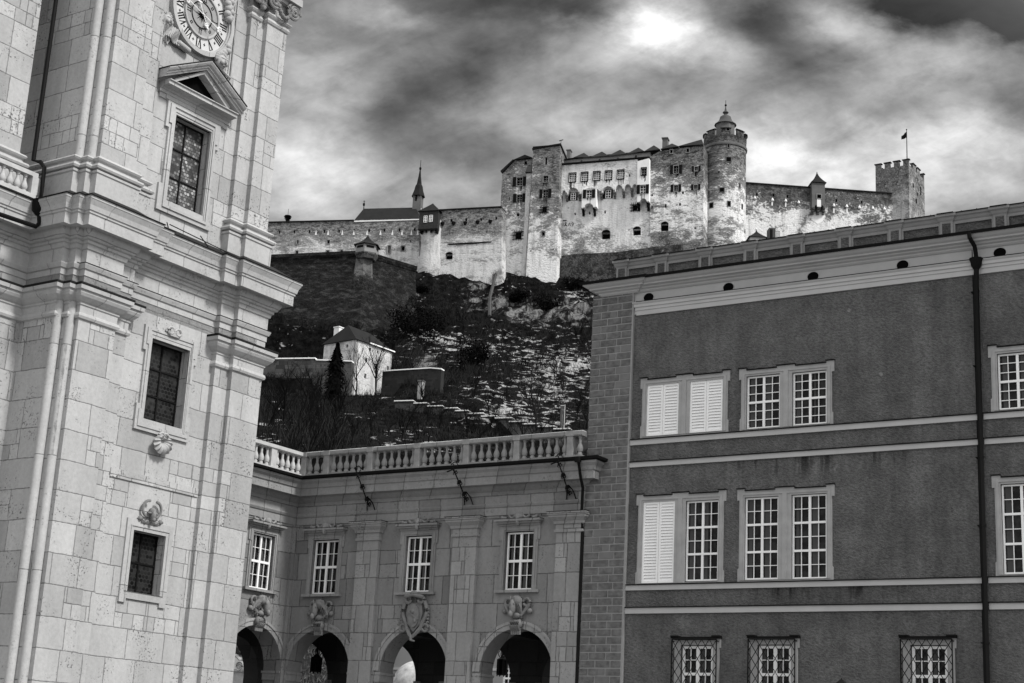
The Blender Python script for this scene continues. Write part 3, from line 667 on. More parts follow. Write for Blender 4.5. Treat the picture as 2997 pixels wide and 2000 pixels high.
pm=MB().box(-.115,.115,-.16,.16,0,.69).box(-.145,.145,-.19,.19,.69,.875).box(-.145,.145,-.19,.19,-.15,.0).mesh('post','baluster')
for i,c in enumerate(POST):
    put('post',pm,bal,(c,BN,BZ+.17))
    nxt=POST[i+1] if i+1<len(POST) else 13.4
    k=6 if i>0 else 3
    if i==len(POST)-1: us=[c+.34]
    else: us=[c+(nxt-c)*(j+.5+.25*(0 if k>3 else 0))/k*.91+(nxt-c)*.045 for j in range(k)]
    for u in us: put('baluster',AB,bal,(u,BN,BZ+.17))
pl=MB().box(-.12,.12,-.16,.16,0,.69).mesh('post','bal_light')
for k in range(3):
    s=-(.0+2.12*k); 
    if k: put('post',pl,wbal,(*loc_L(s,BN),BZ+.17))
    for j in range(6):
        t=s-.28-.31*j
        put('baluster',ABL,wbal,(*loc_L(t,BN),BZ+.17))
# arch surrounds, imposts
def surround(mbc,c,nm='archivolt'):
    a=mbc(); a.ring((c,AZC),AR-.002,AR+.17,.001,.05,0,PI,36); a.ring((c,AZC),AR+.17,AR+.27,.001,.085,0,PI,36)
    return a.build(nm,'arcpil',arc)
for c in ARC: surround(MB,c)
surround(LMB,-1.72)
def impost(mbc,c,n0):
    for q in (-1,1):
        k=mbc(); e=c+q*AR
        k.box(min(e-q*.06,e+q*.26),max(e-q*.06,e+q*.26),n0-NT-.05,n0+.06,5.27,5.36); k.box(min(e-q*.03,e+q*.26),max(e-q*.03,e+q*.26),n0-NT-.02,n0+.04,5.02,5.27)
        k.build('impost','arctrim',arc)
for c in ARC: impost(MB,c,0)
impost(LMB,-1.72,0)
for c in [-2.76]+ARC: impost(MB,c,-FD)
# windows: stone surround with hood, white sash, panes, inner casement strips
def sash(mb,a,b,c,d,n,cols,sashes,rows,fw=.055,mid=.045,thin=.02,tw=.045):
    mb.box(a,a+fw,n,n+.06,c,d); mb.box(b-fw,b,n,n+.06,c,d); mb.box(a+fw,b-fw,n,n+.06,c,c+fw); mb.box(a+fw,b-fw,n,n+.06,d-fw,d)
    um=(a+b)/2; mb.box(um-mid,um+mid,n,n+.063,c+fw,d-fw)
    hs=(d-c)/sashes
    for i in range(1,sashes): zz=c+hs*i; mb.box(a+fw,b-fw,n,n+.068,zz-tw,zz+tw)
    for i in range(sashes):
        for j in range(1,rows): zz=c+hs*i+hs*j/rows; mb.box(a+fw,b-fw,n+.005,n+.045,zz-thin/2,zz+thin/2)
    hc=cols//2
    for side in (0,1):
        x0=a+fw if side==0 else um+mid; x1=um-mid if side==0 else b-fw
        for j in range(1,hc): xx=x0+(x1-x0)*j/hc; mb.box(xx-thin/2,xx+thin/2,n+.003,n+.047,c+fw,d-fw)
def window(mbc,parent,a,b,c,d,n,cols,sashes,rows,strips=((.08,.2),(.56,.66)),**kw):
    s=mbc(); sash(s,a,b,c,d,n,cols,sashes,rows,**kw); so=s.build('window','white',parent)
    g=mbc(); g.box(a+.01,b-.01,n-.04,n-.02,c+.01,d-.01); g.build('pane','glass',so)
    t=mbc()
    for (x0,x1) in strips: t.box(a+(b-a)*x0,a+(b-a)*x1,n-.019,n-.012,c+.05,d-.05)
    t.build('inner_casement','curtain',so)
    return so
def arc_window(mbc,a,b):
    c,d=WZ
    so=window(mbc,arc,a+.02,b-.02,c+.02,d-.02,-.16,4,2,2,strips=((.12,.24),(.60,.70)))
    f=mbc(); f.prism(eared(a-.19,b+.19,c,d+.2,.07,.5),-.1,.05,[rect(a,b,c+.001,d)]); f.prism(eared(a-.12,b+.12,c,d+.12,.05,.45),.045,.08,[rect(a-.05,b+.05,c+.001,d+.05)])
    f.box(a-.3,b+.3,-.05,.16,c-.1,c-.002); f.build('stone_surround','arctrim',so)
    h=mbc(); h.box(a-.36,b+.36,0,.30,d+.34,d+.42); h.box(a-.3,b+.3,0,.2,d+.27,d+.34); h.box(a-.26,b+.26,0,.1,d+.2,d+.27)
    m=(a+b)/2
    h.ell((m,.16,d+.5),(.17,.12,.14)); h.ell((m,.2,d+.38),(.09,.12,.2))
    for q in (-1,1):
        h.tube([(m+q*(.15+.3*t/9),.13,d+.5+.05*math.cos(t*.7)) for t in range(10)],.05,6); h.ell((m+q*.62,.13,d+.47),(.11,.08,.065)); h.ell((m+q*.72,.13,d+.5),(.05,.06,.07))
    h.build('hood','arctrim',so,True)
    fl=mbc(); fl.box(a-.37,b+.37,0,.31,d+.42,d+.432); fl.build('flashing','metalroof',so)
    return so
for a,b in AW.values(): arc_window(MB,a,b)
arc_window(LMB,*LW)
# horse-head consoles, scroll keystones and the coat of arms
def horse(mbc,c,turn):
    h=mbc(); z=7.66
    h.ell((c+.0,.18,z+.2),(.24,.2,.2)); h.ell((c-.1*turn,.34,z-.02),(.115,.14,.28)); h.ell((c-.13*turn,.42,z-.27),(.085,.1,.13))
    for q in (-1,1):
        h.ell((c-.1*turn+q*.085,.36,z+.28),(.03,.03,.09),6,4); h.ell((c-.1*turn+q*.09,.4,z+.08),(.035,.04,.04),6,4)
        h.tube([(c+q*(.38+.13*math.cos(t*.5)),.1,z+.17+.13*math.sin(t*.5)) for t in range(14)],.055,6); h.ell((c+q*.52,.1,z-.14),(.11,.1,.1),8,5)
        h.tube([(c+q*(.5-.035*t),.12+.01*t,z+.08-.05*t) for t in range(9)],.07,6,.045)
    for k in range(6): h.tube([(c+.1*turn+.04*k*turn,.3-.02*k,z+.3-.03*k),(c+.2*turn+.05*k*turn+.04*math.sin(k),.28-.02*k,z+.08-.06*k),(c+.12*turn+.05*k*turn,.26-.02*k,z-.1-.06*k)],.05,5,.02)
    h.ell((c+.02,.16,z-.3),(.2,.14,.12))
    o=h.build('horse_head_console','carve_dark',arc,True)
    k=mbc(); k.box(c-.17,c+.17,0,.12,6.98,7.32); k.box(c-.2,c+.2,0,.16,7.27,7.33)
    for j in range(5):
        uu=c-.16+.08*j; k.tube([(uu,.15,6.86),(uu,.2,6.9+.001),(uu,.26,7.0),(uu,.24,7.12),(uu,.16,7.2)],.05,6)
        k.tube([(uu,.14,6.92),(uu,.12,6.7)],.045,6)
    for q in (-1,1): k.ell((c+q*.2,.17,7.06),(.05,.12,.13),8,6)
    k.build('scroll_keystone','carve_dark',arc,True)
horse(MB,ARC[0],1); horse(MB,ARC[2],.6); horse(LMB,-1.72,-1)
ca=MB(); c=ARC[1]; z=7.36
ca.prism([(c+u,z+v) for u,v in [(-.3,.5),(.3,.5),(.36,.1),(.27,-.25),(0,-.55),(-.27,-.25),(-.36,.1)][::-1]],.04,.16); 
ca.prism([(c+.02+.22*math.cos(t*PI/10),z+.03+.42*math.sin(t*PI/10)) for t in range(20)],.16,.24)
ca.tube([(c-.2,.25,z+.18),(c+.22,.25,z-.12)],.035,5); ca.ell((c-.03,.25,z+.2),(.09,.05,.1)); ca.ell((c+.1,.25,z-.15),(.07,.05,.09))
for q in (-1,1):
    ca.tube([(c+q*(.42+.12*math.sin(t*.6)),.13,z+.55-.13*t) for t in range(9)],.08,6); ca.tube([(c+q*(.5+.13*math.cos(t*.55)),.12,z-.4+.13*math.sin(t*.55)) for t in range(13)],.05,6)
    for k in range(5): ca.ell((c+q*.57,.1,z+.28-.12*k),(.07,.06,.05),6,4)
    ca.tube([(c+q*(.28+.13*math.cos(t*.55)),.18,z+.62+.12*math.sin(t*.55)) for t in range(13)],.06,6)
    ca.tube([(c+q*.3,.14,z-.42),(c+q*.15,.2,z-.62),(c,.26,z-.78)],.08,6,.06)
ca.tube([(c-.42,.22,z+.72),(c,.32,z+.78),(c+.4,.22,z+.7)],.07,8); ca.ell((c,.24,z+.84),(.17,.15,.09)); ca.tube([(c,.28,z-.7),(c+.05,.36,z-.86),(c+.2,.3,z-.9)],.07,6,.03)
ca.build('coat_of_arms','carve_dark',arc,True)
dp=MB(); dp.tube([(13.12,.86,12.72),(13.12,.62,12.05),(13.04,.3,11.75),(13.0,.24,10.9),(13.0,.14,10.2),(13.0,.12,0)],.055,8); dp.tube([(13.1,.86,12.75),(13.1,.82,12.55)],.12,8); dp.build('downpipe','black',arc,True)
# iron flag arms on the cornice
def iron_arm(base,tip,label):
    u,z=FA.uz(base,.05); n=FA.n_for_u(tip,u); zt=FA.uz(tip,n)[1]
    r=FA.root('iron_bracket',label,'wall bracket','iron arms above the arches',u=u,n=.02,z=z)
    T=Vector((0,n,zt-z)); m=MB()
    m.tube([(-.2,0,0),(-.13,.12*n,.32),(0,.2*n,.5)],.022,5); m.tube([(.2,0,0),(.13,.12*n,.32),(0,.2*n,.5)],.022,5)
    m.tube([T*.13,T],.026,6)
    for f in (.2,.3,.34,.6,.64,.88):
        p=T*f
        for q in (-1,1): m.tube([(p.x+q*(.02+.06*math.sin(t*.5)),p.y+.05*math.cos(t*.5)-.05,p.z+.022*t-.1) for t in range(9)],.017,5)
        m.ell(p,(.055,.055,.055),7,5)
    a=T*.9; m.tube([a+Vector((.13*math.sin(t*.6),.0,.13-.13*math.cos(t*.6)+.08)) for t in range(8)],.018,5)
    m.tube([T+Vector((.06*math.sin(t*.55),.03*t/6,.06-.06*math.cos(t*.55))) for t in range(9)],.02,5)
    m.tube([a+Vector((-.32,0,.0)),a+Vector((-.1,0,.06)),a],.03,5,.02)
    m.build('iron_arm','black',r); f=MB(); f.box(-.24,-.16,-.02,.02,-.06,.06); f.box(.16,.24,-.02,.02,-.06,.06); f.build('wall_plate','black',r)
iron_arm(Q4(755,585),Q4(672,350),'ornate black iron bracket nearest the inner corner, above the pilaster beside the second window')
iron_arm(Q5(433,553),Q5(345,330),'ornate black iron bracket above the pilaster between the coat of arms and the lantern arch')
iron_arm(Q5(1022,520),Q5(945,285),'ornate black iron bracket above the end pilaster next to the brick patterned quoin')

# ================================================================ PALACE with roughcast walls on the right
pal=FA.root('palace','dark grey roughcast palace with light trim, shutters and a panelled parapet, on the right','palace',u=13.07)
pal.location=FA.world(0,0,0); UE=33.0
UW={'s1':(15.32,16.55,13.48,15.29),'s2':(16.97,18.20,13.48,15.28),'u3':(19.06,20.27,13.46,15.28),'u4':(20.70,21.90,13.46,15.26),'u5':(27.43,28.63,13.46,15.24),
    'l1':(15.30,16.51,8.41,11.17),'l2':(16.91,18.12,8.44,11.14),'l3':(19.05,20.24,8.44,11.15),'l4':(20.69,21.89,8.43,11.16),'l5':(27.42,28.62,8.43,11.15),
    'u6':(29.07,30.3,13.46,15.24),'l6':(29.06,30.3,8.43,11.15),
    'g1':(16.84,18.0,3.6,6.35),'g2':(19.55,20.7,3.6,6.36),'g3':(24.55,25.69,3.6,6.35)}
w=MB(); w.prism(rect(14.7,UE,0,17.95),-.6,0,[rect(*v) for v in UW.values()],back=True); w.build('wall','render',pal)
w=MB(); w.box(13.07,14.72,-8,.11,0,18.8); qw=w.build('corner_pilaster','quoinp',pal)
q=MB(); q2=MB(); row=.262; i=0; z=.1; rnd=random.Random(5)
while z<18.75:
    z1=min(z+row-.055,18.78); edges=[13.085]
    lens=[.36,.66,.60] if i%2==0 else [.62,.58,.42]
    x=13.085
    for l in lens:
        a,b=x,min(x+l-.055,14.70); x+=l
        if b-a<.1: continue
        miss=rnd.random()
        if miss<.10: q2.box(a-.01,b+.01,.11,.124,z-.01,z1+.01); continue
        if miss<.16: q2.box(a+(b-a)*.56,b,.11,.123,z,z1); b=a+(b-a)*.55
        q.box(a,b,.11,.128+.012*rnd.random(),z,z1)
        if a<13.1: q.box(13.07-.03,13.07,-.35,.1,z,z1)
    z+=row; i+=1
nq=len(q.f); q.add(q2.v,q2.f); M['qpatch']=simple('smooth_patch',.15,.9,.3,3,bump=.3); qo=q.build('quoin_blocks','quoin',qw); qo.data.materials.append(M['qpatch'])
for i,pl_ in enumerate(qo.data.polygons): pl_.material_index=1 if i>=nq else 0
# string courses with sheet-metal flashing
for z0,z1 in ((8.17,8.34),(7.39,7.58),(13.19,13.37),(12.41,12.58)):
    m=MB(); m.box(14.72,26.78,0.001,.07,z0,z1); m.box(26.98,UE,.001,.07,z0,z1); so=m.build('string_course','trim',pal)
    m=MB(); m.prism([(14.74,z1),(26.8,z1),(26.8,z1+.03),(14.74,z1+.03)],.001,.12); m.box(26.96,UE,.001,.12,z1,z1+.03); m.build('flashing','black',so)
# main entablature
pp=[(14.85,.0),(UE,0)]
m=MB(); m.sweep([(14.85,-.02)]+pp,[(0,17.9),(.05,17.9),(.05,18.06),(.08,18.075),(.08,18.17),(.12,18.19),(.12,18.28),(.17,18.33),(.17,18.36),(0,18.37)],caps=False); m.build('architrave','trim',pal)
m=MB(); m.box(14.85,UE,.001,.19,18.362,18.38); m.build('architrave_flashing','metalroof',pal)
m=MB(); m.prism(rect(14.72,UE,17.95,18.9),-.6,.03); m.build('frieze','trim',pal)
cor=[(0,18.72),(.05,18.74),(.1,18.78),(.1,18.82),(.2,18.85),(.22,18.89),(.36,18.91),(.36,18.96),(.46,19.0),(.54,19.06),(.54,19.09),(0,19.13)]
m=MB(); m.sweep([(13.44,-8),(13.44,.12),(14.86,.12),(14.86,.03),(UE,.03)],cor); m.build('cornice','trim',pal)
m=MB(); m.sweep([(13.44,-8),(13.44,.12),(14.86,.12),(14.86,.03),(UE,.03)],[(.0,19.132),(.53,19.095),(.62,19.08),(.65,19.16),(.6,19.16),(.55,19.125),(0,19.2)]); m.build('gutter','black',pal)
for u in (15.27,18.35,21.43,24.5,27.63):
    m=MB(); m.add([(u+.2*math.cos(t*PI/14),.034,18.52+.165*math.sin(t*PI/14)) for t in range(28)],[tuple(range(28))]); v=m.build('vent_opening','dark',pal)
    m=MB(); vs=[]; fs=[]
    for t in range(28):
        a=t*PI/14
        for rr,nn in ((1,.033),(1.0,.05),(1.12,.05),(1.14,.031)): vs.append((u+.2*rr*math.cos(a),nn,18.52+.165*rr*math.sin(a)))
    for t in range(28):
        for j in range(3): fs.append((t*4+j,((t+1)%28)*4+j,((t+1)%28)*4+j+1,t*4+j+1))
    m.add(vs,fs); m.build('rim','trim',v)
# attic parapet
an=-.42; sh=lambda u:u-(40.2-u)*.0088
a0=sh(13.78)
m=MB(); m.box(a0+.12,UE,an-.5,an-.06,19.2,20.0); m.build('parapet','panel',pal)
m=MB(); PO=[14.14]+[15.73+1.705*i for i in range(10)]
cp=[(a0+.1,an-.5),(a0+.1,an+.02)]
for i,u in enumerate(PO):
    u=sh(u); h=.19
    cp+= [(u-h-.06,an+.02),(u-h-.06,an+.08),(u+h+.06,an+.08),(u+h+.06,an+.02)] if i else [(a0+.1,an+.08),(u+h+.06,an+.08),(u+h+.06,an+.02)]
cp=[p for k,p in enumerate(cp) if k==0 or p!=cp[k-1]]
cp.pop(1)
cp+=[(UE,an+.02)]
m.sweep(cp,[(-.12,19.9),(-.05,19.9),(-.03,19.96),(.0,20.0),(.03,20.08),(.08,20.12),(.08,20.2),(-.12,20.2)],caps=False); m.build('parapet_coping','trimp',pal)
m=MB(); m.box(a0,UE,an-.55,an+.14,20.2,20.225)
for u in PO: u=sh(u); m.box(u-.27,u+.27,an+.13,an+.2,20.2,20.228)
x=a0+.3
while x<UE: m.box(x,x+.02,an-.4,an+.15,20.225,20.24); x+=.5
m.build('parapet_flashing','black',pal)
for i,u in enumerate(PO):
    u=sh(u); m=MB(); m.box(u-.19,u+.19,an-.06,an+.03,19.2,19.95); po=m.build('parapet_post','panel',pal)
    m=MB(); m.box(u-.21,u-.14,an-.06,an+.045,19.2,19.95); m.box(u+.14,u+.21,an-.06,an+.045,19.2,19.95); m.build('post_edge','trimp',po)
for i in range(len(PO)-1):
    a,b=sh(PO[i])+.21,sh(PO[i+1])-.21; m=MB(); m.prism(rect(a,b,19.2,19.95),an-.06,an+.0,[rect(a+.06,b-.06,19.22,19.86)]); m.build('panel_frame','trimp',pal)
# windows
def pair_surround(k0,k1,top,bot):
    a=UW[k0][0]; b=UW[k1][1]; m0=UW[k0][1]; m1=UW[k1][0]; c=UW[k0][2]; d=max(UW[k0][3],UW[k1][3])
    m=MB(); o=[(a-.22,c-.06),(b+.22,c-.06),(b+.22,c+.35),(b+.18,c+.38),(b+.18,d-.1),(b+.26,d-.1),(b+.26,d+.27),(b-.0,d+.27),(b-.0,d+.2),(m1+.1,d+.2),(m1+.1,d+.26),(m0-.1,d+.26),(m0-.1,d+.2),(a,d+.2),(a,d+.27),(a-.26,d+.27),(a-.26,d-.1),(a-.18,d-.1),(a-.18,c+.38),(a-.22,c+.35)]
    m.prism(o,-.1,.05,[rect(a,m0,c,UW[k0][3]),rect(m1,b,c,UW[k1][3])])
    mm=(m0+m1)/2
    m.prism(rect(a-.13,b+.13,c-.02,d+.13),.045,.075,[rect(a-.05,mm-.08,c-.015,d+.06),rect(mm+.08,b+.05,c-.015,d+.06)])
    so=m.build('window_surround','trimd',pal)
    f=MB()
    for x0,x1,zz in ((a-.28,a+.02,d+.275),(a+.02,m0-.12,d+.205),(m0-.12,m1+.12,d+.265),(m1+.12,b-.02,d+.205),(b-.02,b+.28,d+.275)): f.box(x0,x1,0,.11,zz,zz+.025)
    f.build('flashing','black',so)
    return so
def shutter(k,tilt):
    a,b,c,d=UW[k]; m0=(a+b)/2
    for (x0,x1) in ((a,m0-.006),(m0+.006,b)):
        m=MB(); n=-.06+.02
        m.box(x0,x0+.075,n,n+.05,c,d); m.box(x1-.075,x1,n,n+.05,c,d); m.box(x0+.075,x1-.075,n,n+.05,c,c+.08); m.box(x0+.075,x1-.075,n,n+.05,d-.08,d)
        ns=max(8,int((d-c-.16)/.098)); hs=(d-c-.16)/ns
        for i in range(ns):
            z0=c+.08+i*hs; m.add([(x0+.075,n+.045,z0),(x1-.075,n+.045,z0),(x1-.075,n+.004,z0+hs*1.02),(x0+.075,n+.004,z0+hs*1.02),(x0+.075,n+.03,z0-.002),(x1-.075,n+.03,z0-.002),(x1-.075,n-.01,z0+hs),(x0+.075,n-.01,z0+hs)],[(0,1,2,3),(7,6,5,4),(0,4,5,1),(3,2,6,7)])
        so=m.build('shutter','white',pal)
    g=MB(); g.box(a,b,-.2,-.15,c,d); g.build('shutter_backing','dark',pal)
CR_=random.Random(8)
def pwin(k,sashes,rows,cols=4):
    a,b,c,d=UW[k]; window(MB,pal,a+.01,b-.01,c+.01,d-.01,-.1,cols,sashes,rows,strips=((.07+.05*CR_.random(),.17+.09*CR_.random()),(.54+.06*CR_.random(),.62+.09*CR_.random())),fw=.05,mid=.04,thin=.022,tw=.035)
pair_surround('s1','s2',0,0); pair_surround('u3','u4',0,0); pair_surround('l1','l2',0,0); pair_surround('l3','l4',0,0)
pair_surround('u5','u6',0,0); pair_surround('l5','l6',0,0)
for k in ('s1','s2','l1'): shutter(k,0)
for k in ('u3','u4','u5'): pwin(k,2,3)
for k in ('l2','l3','l4','l5'): pwin(k,3,2)
for k in ('u6','l6'): pwin(k,2 if k=='u6' else 3,3 if k=='u6' else 2)
def grille_window(k):
    a,b,c,d=UW[k]
    so=window(MB,pal,a+.02,b-.02,c,d-.02,-.12,4,3,2,strips=((.1,.2),(.58,.68)),fw=.09,mid=.06,thin=.025)
    f=MB(); f.prism(eared(a-.22,b+.22,c-.1,d+.2,.05,.3),-.1,.06,[rect(a,b,c,d)]); f.build('stone_surround','trimd',so)
    f=MB(); f.box(a-.3,b+.3,0,.2,d+.2,d+.25); f.box(a-.3,a-.02,0,.24,d+.25,d+.29); f.box(b+.02,b+.3,0,.24,d+.25,d+.29); f.build('flashing','black',so)
    g=MB(); u0,u1,z0,z1=a-.24,b+.2,c-.1,d+.16; n=.22
    for (p,q) in (((u0,z0),(u0,z1)),((u1,z0),(u1,z1)),((u0,z1),(u1,z1)),((u0,z0),(u1,z0))): g.tube([(p[0],n,p[1]),(q[0],n,q[1])],.022,5)
    W=u1-u0; H=z1-z0; sp=.27; sl=1.55
    kk=-int(H/sl/sp)-1
    while u0+kk*sp<u1+H/sl:
        for sg in (1,-1):
            # line u = x0 + sg*(z1-z)/sl
            x0=u0+kk*sp if sg>0 else u1-kk*sp
            pts=[]
            for t in range(2):
                pass
            za,zb=z1,z0; ua=x0; ub=x0+sg*H/sl
            def clip(ua,za,ub,zb):
                t0,t1=0.,1.; du=ub-ua
                if abs(du)<1e-6: return None
                ta,tb=(u0-ua)/du,(u1-ua)/du
                if ta>tb: ta,tb=tb,ta
                t0=max(t0,ta); t1=min(t1,tb)
                return None if t1-t0<.01 else (t0,t1)
            r=clip(ua,za,ub,zb)
            if r: 
                nn=n+.012*sg
                g.tube([(ua+(ub-ua)*t,nn,za+(zb-za)*t) for t in r],.0125,4)
        kk+=1
    for (x,zz) in ((u0,z1-.05),(u1,z1-.05),(u0,z0+.5),(u1,z0+.5)): g.tube([(x,.0,zz),(x,n,zz)],.018,5)
    g.build('lattice_grille','black',so)
for k in ('g1','g2','g3'): grille_window(k)
dp=MB(); dp.tube([(26.86,.66,19.1),(26.86,.64,18.95),(26.92,.3,18.75),(26.92,.2,18.55),(26.92,.16,18.4)],.07,8); dp.lathe([(.085,18.02),(.17,18.15),(.19,18.3),(.22,18.34),(.22,18.38)],(26.92,.17),10)
dp.tube([(26.92,.17,18.1),(26.9,.17,17.6),(26.88,.15,0)],.085,8)
for z in (17.3,14.9,12.0,9.9,6.4): dp.tube([(26.885,.15,z-.03),(26.885,.15,z+.03)],.11,8); dp.box(26.72,26.82,0,.16,z-.015,z+.015)
dp.build('downpipe','black',pal,True)
cb=MB(); cb.tube([(26.76,.03,19.1),(26.76,.04,0)],.014,4); cb.build('cable','black',pal)
# ================================================================ FORTRESS on the hill
Z1=zoom(1440,380,1/3.136); ZL=zoom(780,450,700/2350); ZR=zoom(2150,350,600/2350); ZT=zoom(1880,280,1/3.136); ZH=zoom(760,740,1/2.613); ZS=zoom(1200,780,580/1624)
def frame_at(p,d,azdeg): q=atdepth(*p,d); return Fr((q.x,q.y),R_(azdeg))
FP=frame_at((1640,600),300,-17.5)
FW_=frame_at((1100,640),306,-12.3)
FR_=frame_at((2300,620),301,3.5)
zpal=[FP.uz(Z1(900,y),0)[1] for y in (1170,500,300)]
zL0=FW_.uz(ZL(1000,980),0)[1]; zL1=FW_.uz(ZL(1000,660),0)[1]; zR0=FR_.uz(ZR(1000,1250),0)[1]; zR1=FR_.uz(ZR(1000,800),0)[1]; zK1=atdepth(*ZR(2000,560),325).z; zK0=zK1-16
M['pal_white']=weathered('fortress_plaster',zpal[0],zpal[2],.27,.36,.80,.16,.16,1.8,.1,foot=(zpal[0]-2,zpal[0]+9,.42))
M['pal_tower']=weathered('fortress_tower_plaster',zpal[0]-4,zpal[2]+3,.30,.80,.80,.13,.16,2.2,.5)
M['pal_right']=weathered('fortress_stained_plaster',zpal[0]+7,zpal[2]+1,.28,.84,.80,.11,.2,2.2,.2,foot=(zpal[0]-3,zpal[0]+11,.5))
M['pal_low']=weathered('fortress_bare_footing',zpal[0]-6,zpal[0]+10,.80,.66,.25,.045,.25,1.0,.4)
M['shaftw']=weathered('shaft_plaster',zpal[0],zpal[2],.34,.44,.6,.2,.16,1.6,.1)
M['rt']=weathered('round_tower_plaster',zpal[0]+8,zpal[2]+3,.27,.84,.80,.12,.2,2.0,.3,foot=(zpal[0]-1,zpal[0]+10,.42))
M['lwall']=weathered('long_wall_plaster',zL0,zL1,.40,.84,.66,.16,.2,2.6,.5)
M['turretw']=weathered('turret_plaster',zL0,zL1+6,.36,.56,.5,.17,.2,1.6,.3)
M['rwall']=weathered('rear_wall_plaster',zR0,zR1,.36,.74,.72,.07,.16,1.4,.3)
M['keepm']=weathered('keep_plaster',zK0,zK1,.42,.70,.45,.12,.2,1.3,.3)
M['roofd']=simple('dark_roof',.014,.8,.6,.8,spec=.1)
M['roofg']=simple('grey_roof',.055,.7,.5,.4,spec=.2)
M['grey']=simple('grey_plaster',.22,.9,.6,.5)
M['greyd']=simple('dark_grey_plaster',.10,.9,.6,.5)
M['pwhite']=simple('white_plaster',.75,.9,.2,.5)
M['wood']=simple('dark_weathered_wood',.018,.8,.7,2)
M['snow']=simple('snow',.85,.8,.08,1)
def prect(F,Z,x0,y0,x1,y1,n=0):
    xm,ym=(x0+x1)/2,(y0+y1)/2
    return (F.uz(Z(x0,ym),n)[0],F.uz(Z(x1,ym),n)[0],F.uz(Z(xm,y1),n)[1],F.uz(Z(xm,y0),n)[1])
def ppoly(F,Z,pts,n=0): return [F.uz(Z(*p),n) for p in pts]
def ccw(p):
    a=sum(p[i-1][0]*p[i][1]-p[i][0]*p[i-1][1] for i in range(len(p))); return p if a>0 else p[::-1]
def fort_wall(root,name,F,Z,poly,n,thick,mat,opens=()):
    """opens: (x0,y0,x1,y1,kind) in picture units of the measuring view"""
    hs=[];rs=[]
    for o in opens:
        r=prect(F,Z,*o[:4],n); hs.append(rect(*r)); rs.append((r,o[4]))
    m=MB(); m.prism(ccw(ppoly(F,Z,poly,n)),n-thick,n,hs); w=m.build(name,mat,root)
    for (a,b,c,d),kind in rs: fort_open(root,a,b,c,d,n,kind)
    return w
def fort_open(root,a,b,c,d,n,kind):
    m=MB(); dp=.5 if 'deep' not in kind else 1.0
    m.box(a,b,n-dp-.1,n-dp,c,d); wo=m.build('window' if kind!='slot' else 'loophole','dark',root)
    w,h=b-a,d-c
    if 'bar' in kind:
        cols,rows=(3,5) if 'lat' in kind else (2,3)
        m=MB(); t=.05
        for i in range(1,cols): x=a+w*i/cols; m.box(x-t,x+t,n-.42,n-.3,c,d)
        for i in range(1,rows): z=c+h*i/rows; m.box(a,b,n-.43,n-.31,z-t,z+t)
        m.build('window_bars','white' if 'white' in kind else 'grey',wo)
    if 'lat' in kind or 'frm' in kind:
        m=MB(); e=.14; m.prism(rect(a-e,b+e,c-e,d+e),n,n+.12,[rect(a,b,c,d)]); m.build('window_frame','roofd' if 'dk' in kind else 'grey',wo)
    if 'shut' in kind:
        for q in (a-.1-w*.62,b+.1):
            m=MB(); m.box(q,q+w*.62,n+.02,n+.14,c-.15,d+.15); m.build('shutter','ink',wo)
    if 'cage' in kind:
        m=MB()
        for i in range(4): x=a-.1+(w+.2)*i/3; m.box(x-.04,x+.04,n+.2,n+.28,c-.3,d+.4)
        for i in range(3): z=c+h*i/2; m.box(a-.5,b+.5,n+.05,n+.2,z-.05,z+.05)
        m.build('iron_grate','ink',wo)
    if 'round' in kind:
        m=MB(); m.prism([(a+w*.5+w*.5*math.cos(t*PI/10),d-.02+w*.35*math.sin(t*PI/10)) for t in range(11)],n-.02,n+.01); m.build('arch_head','dark',wo)
    if 'stain' in kind:
        m=MB(); rr=random.Random(int(a*97)%1000)
        for i in range(6): x=a+w*rr.random(); l=.4+rr.random()*1.1; m.box(x-.05,x+.05,n,n+.012,c-l,c-.0)
        m.build('rust_streak','ink',wo)
fp=FP.root('fortress_palace','tall white and stained fortress palace with zigzag roofs, left of the round tower','fortress')
BK=12
fort_wall(fp,'left_block_wall',FP,Z1,[(95,398),(198,283),(300,275),(386,262),(330,1390),(322,1500),(10,1500),(40,1400)],2.0,BK,'pal_tower',
 [(228,440,280,512,'bar frm shut stain'),(228,595,275,660,'bar shut stain'),(210,940,268,1005,'cage'),(296,290,322,322,'x'),(226,768,250,796,'x'),(150,740,160,770,'slot'),(155,620,163,650,'slot')])
m=MB(); m.prism(ccw(ppoly(FP,Z1,[(198,283),(306,236),(375,262)],2.0)),-8,2.4); m.build('hip_roof','roofd',fp)
m=MB(); m.prism(ccw(ppoly(FP,Z1,[(84,388),(200,280),(206,287),(98,402),(88,398)],2.0)),-9,2.6); m.build('eaves','roofd',fp)
m=MB(); m.prism(ccw(ppoly(FP,Z1,[(318,405),(366,398),(300,1345),(330,1420),(262,1450),(286,1080)],2.2)),1.5,2.3); m.build('garderobe_shaft','shaftw',fp)
m=MB(); m.prism(ccw(ppoly(FP,Z1,[(312,398),(332,350),(376,345),(370,398)],2.3)),1.5,2.9); m.build('shaft_roof','roofg',fp)
tw=fort_wall(fp,'stair_tower_wall',FP,Z1,[(380,170),(625,148),(592,1335),(585,1480),(290,1500),(312,1345)],3.0,9,'pal_tower',
 [(472,425,518,480,'bar frm stain'),(468,552,512,620,'bar shut stain'),(458,712,500,760,'x cage'),(455,935,485,975,'x frm'),(488,255,506,320,'slot'),(350,1105,362,1120,'slot'),(556,1092,566,1108,'slot')])
m=MB(); a=ppoly(FP,Z1,[(378,168),(627,146),(627,138),(378,160)],3.0); m.prism(ccw(a),2.2,3.3); m.build('coping','roofd',fp)
tr=FP.uz(Z1(625,148),3.0); tl=FP.uz(Z1(380,170),3.0)
